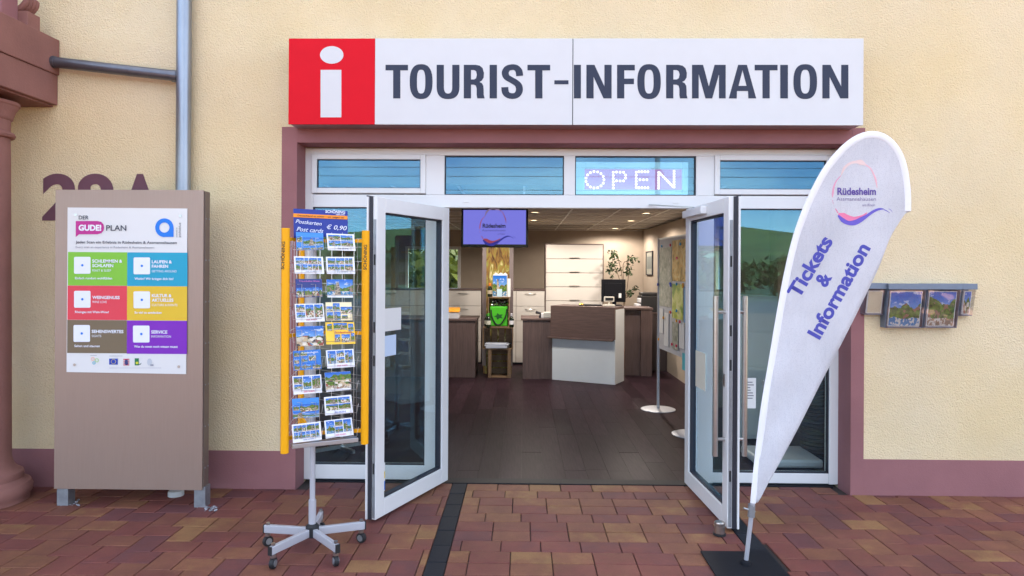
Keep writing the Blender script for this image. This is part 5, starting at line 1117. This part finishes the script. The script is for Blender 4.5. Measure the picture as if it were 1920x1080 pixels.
# printer on low cabinet, framed picture
y = Yz(11.4); x0, x1 = dz_(1194, 565, 11.4).x, dz_(1238, 565, 11.4).x; zb_ = dz_(1210, 586, 11.4).z; zt_ = dz_(1210, 549, 11.4).z
o = thing('office_cabinet', 'dark low cabinet under the office printer by the right wall', 'cabinet', ((x0 + x1) / 2, y, 0)); boxo('body', (x0 + .03, RW - .01, y, y + .5, .002, zb_ - .021), mat('dark_cab', (.05, .035, .035), .5), o, .003); boxo('cabinet_top', (x0 + .02, RW - .008, y - .01, y + .5, zb_ - .02, zb_), WOODH, o)
t = thing('office_printer', 'black office printer with white side against the right wall', 'printer', ((x0 + x1) / 2, y, zb_)); boxo('body', (x0 + .08, x1, y + .03, y + .42, zb_ + .001, zt_ - .05), mat('printer_black', (.012, .012, .014), .4), t, .012); boxo('lid', (x0 + .10, x1 - .01, y + .05, y + .42, zt_ - .049, zt_), MATS['printer_black'], t, .015); boxo('front_tray', (x0, x0 + .079, y + .05, y + .3, zb_ + .001, zb_ + .14), flat('printer_white', (200, 200, 205)), t, .01); boxo('panel', (x0 + .05, x0 + .12, y + .05, y + .3, zb_ + .16, zb_ + .23), MATS['printer_white'], t, .01); boxo('badge', (x0 + .12, x0 + .21, y + .027, y + .0295, zb_ + .05, zb_ + .10), MATS['printer_white'], t)
pw0 = PP(1213, 493, Vector((RW, 0, 0)), Vector((1, 0, 0))); pw1 = PP(1225, 493, Vector((RW, 0, 0)), Vector((1, 0, 0))); pz1, pz0 = PP(1219, 471, Vector((RW, 0, 0)), Vector((1, 0, 0))).z, PP(1219, 516, Vector((RW, 0, 0)), Vector((1, 0, 0))).z
t = thing('framed_picture', 'small black framed picture on the right interior wall', 'picture', (RW, pw0.y, pz0)); ya, yb = min(pw0.y, pw1.y), max(pw0.y, pw1.y)
f4 = MB().box(RW - .025, RW - .001, ya, ya + .03, pz0, pz1).box(RW - .025, RW - .001, yb - .03, yb, pz0, pz1).box(RW - .025, RW - .001, ya + .03, yb - .03, pz0, pz0 + .02).box(RW - .025, RW - .001, ya + .03, yb - .03, pz1 - .02, pz1); f4.build('frame', DARKB, t); boxo('print', (RW - .012, RW - .002, ya + .03, yb - .03, pz0 + .02, pz1 - .02), flat('pic_print', (150, 150, 140)), t); boxo('print_centre', (RW - .014, RW - .0121, ya + .09, yb - .09, pz0 + .12, pz1 - .1), flat('pic_print2', (105, 112, 110)), t)
# pin board on a stand
g0 = G(1234, 768); far = Vector((g0.x, g0.y, 0)); near = Vector((g0.x + .10, g0.y - 1.25, 0)); zt_ = P(1236, 447, g0.y).z; zb_ = P(1236, 657, g0.y).z
t = thing('pin_board', 'free standing pin board with maps and notices on a round foot', 'pin board', far)
for k, p in enumerate((far, near)):
    MB().tube([(p.x, p.y, .012), (p.x, p.y, zt_)], .0175, 14).build('pole', SILV, t, smooth=True); MB().lathe([(.205, .002), (.205, .008), (.19, .013), (.03, .016)], (p.x, p.y, 0), 40).build('round_foot', SILV, t, smooth=True)
bd = (near - far).normalized(); bn = Vector((bd.y, -bd.x, 0))
if bn.x > 0: bn = -bn
def bq(a, b, z0, z1, off): p, q = far + bd * a, far + bd * b; return [Vector((p.x, p.y, z0)) + bn * off, Vector((q.x, q.y, z0)) + bn * off, Vector((q.x, q.y, z1)) + bn * off, Vector((p.x, p.y, z1)) + bn * off]
BL = (near - far).length
MB().slab(bq(.02, BL - .02, zb_ + .03, zt_ - .02, .0), bn * -.02).build('board', flat('board_grey', (190, 190, 195), .6), t); MB().slab(bq(.0, BL, zt_ - .02, zt_, .006), bn * -.03).build('top_rail', ALU, t)
def mapm(nm, a, b, c, sc):
    m = bpy.data.materials.new(nm); m.use_nodes = True; tt = m.node_tree; bs = tt.nodes['Principled BSDF']; bs.inputs['Roughness'].default_value = .3
    co = tt.nodes.new('ShaderNodeTexCoord'); n1 = tt.nodes.new('ShaderNodeTexNoise'); n1.inputs['Scale'].default_value = sc; n1.inputs['Detail'].default_value = 8; n1.inputs['Distortion'].default_value = 1
    rr = tt.nodes.new('ShaderNodeValToRGB'); e = rr.color_ramp.elements; e[0].position = .35; e[0].color = (*a, 1); e[1].position = .68; e[1].color = (*c, 1); q = e.new(.5); q.color = (*b, 1)
    tt.links.new(co.outputs['Object'], n1.inputs['Vector']); tt.links.new(n1.outputs['Fac'], rr.inputs[0]); tt.links.new(rr.outputs[0], bs.inputs['Base Color']); return m
M1 = mapm('map_grey', (.28, .30, .22), (.42, .44, .36), (.60, .58, .50), 16); M2 = mapm('map_gold', (.26, .17, .03), (.75, .46, .10), (.85, .72, .35), 9); M3 = mapm('map_green', (.20, .36, .05), (.62, .68, .14), (.85, .84, .40), 7)
papers = [(.03, .52, 1.25, 1.93, M1, 'grey town map'), (.55, 1.22, 1.55, 2.0, M2, 'golden map'), (.56, .95, 1.14, 1.52, M3, 'yellow green map'), (.06, .22, .93, 1.22, PAPER, 'white notice'), (.26, .44, .80, 1.18, PAPER, 'white notice'), (.58, .80, .80, 1.10, M1, 'leaflet'), (.84, 1.02, .84, 1.12, PAPER, 'white notice'), (1.0, 1.2, 1.12, 1.5, flat('blue_leaflet', (120, 170, 215)), 'leaflet'), (.96, 1.18, .62, .80, flat('teal_leaflet', (80, 190, 205)), 'leaflet')]
for k, (a, b, c, d, m, nm) in enumerate(papers): MB().slab(bq(a, b, c, d, .004 + .0013 * k), bn * -.001).build('pinned_paper', m, t)
for k in range(26):
    a = rnd.choice([.04, .08, .2, .28, .42, .54, .56, .62, .78, .9, 1.0, 1.15]); z = rnd.choice([1.23, 1.20, 1.50, 1.52, 1.12, 1.95, 1.8, .85]); p = far + bd * a; c = rnd.choice([(30, 80, 200), (215, 60, 90), (240, 170, 40), (40, 150, 200)])
    MB().tube([Vector((p.x, p.y, z)) + bn * .018, Vector((p.x, p.y, z)) + bn * .03], .016, 8).build('pin', flat('pin_%d_%d_%d' % c, c), t)
# things just inside the side panes
bx = P(1530, 780, .75); t = thing('wicker_basket', 'tall dark wicker basket inside the right side pane', 'basket', (bx.x, bx.y, 0))
wk = MB()
for k in range(22): wk.lathe([(.115 + .002 * k, .004 + k * .033), (.127 + .002 * k, .018 + k * .033), (.115 + .002 * k, .032 + k * .033)], (bx.x, bx.y, 0), 18)
wk.build('weave', mat('wicker', (.055, .038, .028), .7, var=.4, vscale=40, stretch=(6, 6, 1), bump=.8, bscale=60), t)
sx_ = P(1468, 850, .55); t = thing('platform_scale', 'low white platform scale on the floor inside the right side pane', 'scale', (sx_.x, sx_.y, 0))
boxo('platform', (sx_.x - .27, sx_.x + .27, sx_.y - .18, sx_.y + .30, .03, .10), flat('scale_white', (190, 195, 200)), t, .02); boxo('foot_frame', (sx_.x - .22, sx_.x + .22, sx_.y - .12, sx_.y + .25, .002, .03), BLACK, t); MB().tube([(sx_.x, sx_.y + .22, .10), (sx_.x, sx_.y + .22, .62)], .02, 12).build('column', ALU, t); boxo('readout', (sx_.x - .10, sx_.x + .10, sx_.y + .19, sx_.y + .25, .60, .70), flat('scale_white', (0, 0, 0)), t, .01)
cbx = P(1420, 600, 1.4); t = thing('filing_box', 'white filing cabinet with blue side inside the right side pane', 'cabinet', (cbx.x, cbx.y, 0)); boxo('body', (cbx.x - .18, cbx.x + .2, 1.4, 1.8, .02, 1.42), flat('file_white', (190, 195, 195)), t, .006)
for k in range(4): boxo('drawer', (cbx.x - .17, cbx.x + .19, 1.385, 1.399, .06 + k * .34, .06 + k * .34 + .32), flat('file_white', (0, 0, 0)) , t, .003)
lx = P(640, 850, .9); t = thing('leaflet_stand', 'grey leaflet stand with sloping foot inside the left side pane', 'stand', (lx.x, lx.y, 0)); MB().tube([(lx.x, lx.y, .03), (lx.x, lx.y, 1.55)], .016, 12).build('pole', ALU, t); MB().obar((lx.x - .2, lx.y - .12, .03), (lx.x + .2, lx.y + .12, .05), .03, .03).build('foot', ALU, t); MB().obar((lx.x - .15, lx.y + .15, .03), (lx.x + .15, lx.y - .15, .03), .03, .03).build('foot', ALU, t)
for k in range(4): MB().box(lx.x - .22, lx.x + .22, lx.y - .03, lx.y + .06, .55 + .26 * k, .66 + .26 * k).build('shelf', flat('stand_shelf', (120, 110, 105)), t)

# ------------------------------------------------------------------ the place behind the viewer, mirrored in the panes
def hills():
    mb = MB(); nx, ny = 60, 14
    for j in range(ny):
        for i in range(nx):
            x = -700 + 1400 * i / (nx - 1); y = -75 - 420 * (j / (ny - 1)); d = j / (ny - 1)
            h = (19 + 12 * math.sin(x / 170 + 1.0) + 5 * math.sin(x / 61 + y / 90)) * (d ** 1.1) * 1.15
            mb.v.append((x, y, -.12 + h))
    for j in range(ny - 1):
        for i in range(nx - 1): a = j * nx + i; mb.f.append((a, a + 1, a + nx + 1, a + nx)); mb.m.append(0)
    return tag(mb.build('hills', mat('vineyard_hill', (.15, .16, .035), .95, var=.6, vscale=.05), smooth=True), kind='structure')
hills()
def crown_mesh(n, rx, rz, seed, leaf=.22):
    r_ = random.Random(seed); mb = MB(); cl_ = [(r_.gauss(0, .42), r_.gauss(0, .42), r_.gauss(0, .40)) for _ in range(16)]
    for k in range(n):
        c = r_.choice(cl_); p = Vector((c[0] * rx + r_.gauss(0, .22) * rx, c[1] * rx + r_.gauss(0, .22) * rx, c[2] * rz + r_.gauss(0, .2) * rz))
        a = Vector((r_.uniform(-1, 1), r_.uniform(-1, 1), r_.uniform(-1, 1))).normalized() * leaf; b = Vector((r_.uniform(-1, 1), r_.uniform(-1, 1), r_.uniform(-1, 1))).normalized() * leaf * .6
        mb.poly([p - a, p + b, p + a, p - b])
    return mb
TL = foliage_mat('tree_leaf', (.03, .055, .008), (.15, .19, .03)); TLD = foliage_mat('tree_leaf_dark', (.010, .026, .008), (.04, .07, .02))
BK = mat('bark', (.07, .05, .035), .9, var=.3)
cm1 = crown_mesh(2200, 1.9, 1.3, 3).mesh('crown', TL); cm2 = crown_mesh(2600, 2.4, 2.6, 5, .28).mesh('crown', TLD)
tr1 = MB().tube([(0, 0, 0), (.05, 0, 1.2), (.02, .05, 2.6)], [.12, .09, .05], 8).mesh('trunk', BK); tr2 = MB().tube([(0, 0, 0), (.1, 0, 2.5), (.05, .1, 5)], [.22, .16, .07], 8).mesh('trunk', BK)
def tree(x, y, s_, dark, lab, grp):
    t = thing('shrub_tree' if not dark else 'dark_tree', lab, 'tree', (x, y, -.1), grp); t.rotation_euler = (0, 0, rnd.uniform(0, 6)); t.scale = (s_,) * 3
    for nm, me, z in (('trunk', tr2 if dark else tr1, 0), ('crown', cm2 if dark else cm1, 4.6 if dark else 1.75)):
        o = bpy.data.objects.new(nm, me); COL.objects.link(o); o.parent = t; o.location = (0, 0, z)
for k in range(13): tree(-26 + k * 3.9 + rnd.uniform(-.8, .8), -39 + rnd.uniform(-1.5, 1.5), rnd.uniform(.75, 1.05), False, 'bushy green tree across the road, seen mirrored in the panes', 'bushes across the road')
for k in range(7): tree(-34 + k * 5 + rnd.uniform(-1, 1), -50 + rnd.uniform(-3, 3), rnd.uniform(.5, .68), True, 'tall dark tree beyond the road, seen mirrored in the panes', 'dark trees beyond the road')
for k, (yy, zz) in enumerate(((-26, 5.9), (-26, 5.0), (-28, 6.6), (-28, 5.5))):
    o = MB().tube([(x, yy, zz + .0015 * (abs(x) % 20 - 10) ** 2 * .1) for x in range(-60, 61, 4)], .012, 5).build('overhead_wire', BLACK); tag(o, 'thin overhead railway wire mirrored in the transom panes', 'wire', 'overhead railway wires')
for k, xx in enumerate((-33, 6.3, 44)):
    t = thing('wire_mast', 'grey railway mast carrying the overhead wires, seen mirrored', 'mast', (xx, -27, -.1), 'railway masts'); MB().tube([(xx, -27, -.1), (xx, -27, 7.6)], .12, 10).build('mast_pole', GALV, t); MB().tube([(xx, -27, 6.6), (xx, -25.6, 5.95)], .03, 8).tube([(xx, -27, 6.6), (xx, -28.2, 6.6)], .03, 8).build('bracket_arm', GALV, t)
# greenery outside the rear window
for k in range(4): tree(-6 + k * 2.2, 15 + rnd.uniform(-1, 1), 1.0, False, 'green bush outside the rear window', 'bushes behind the building')
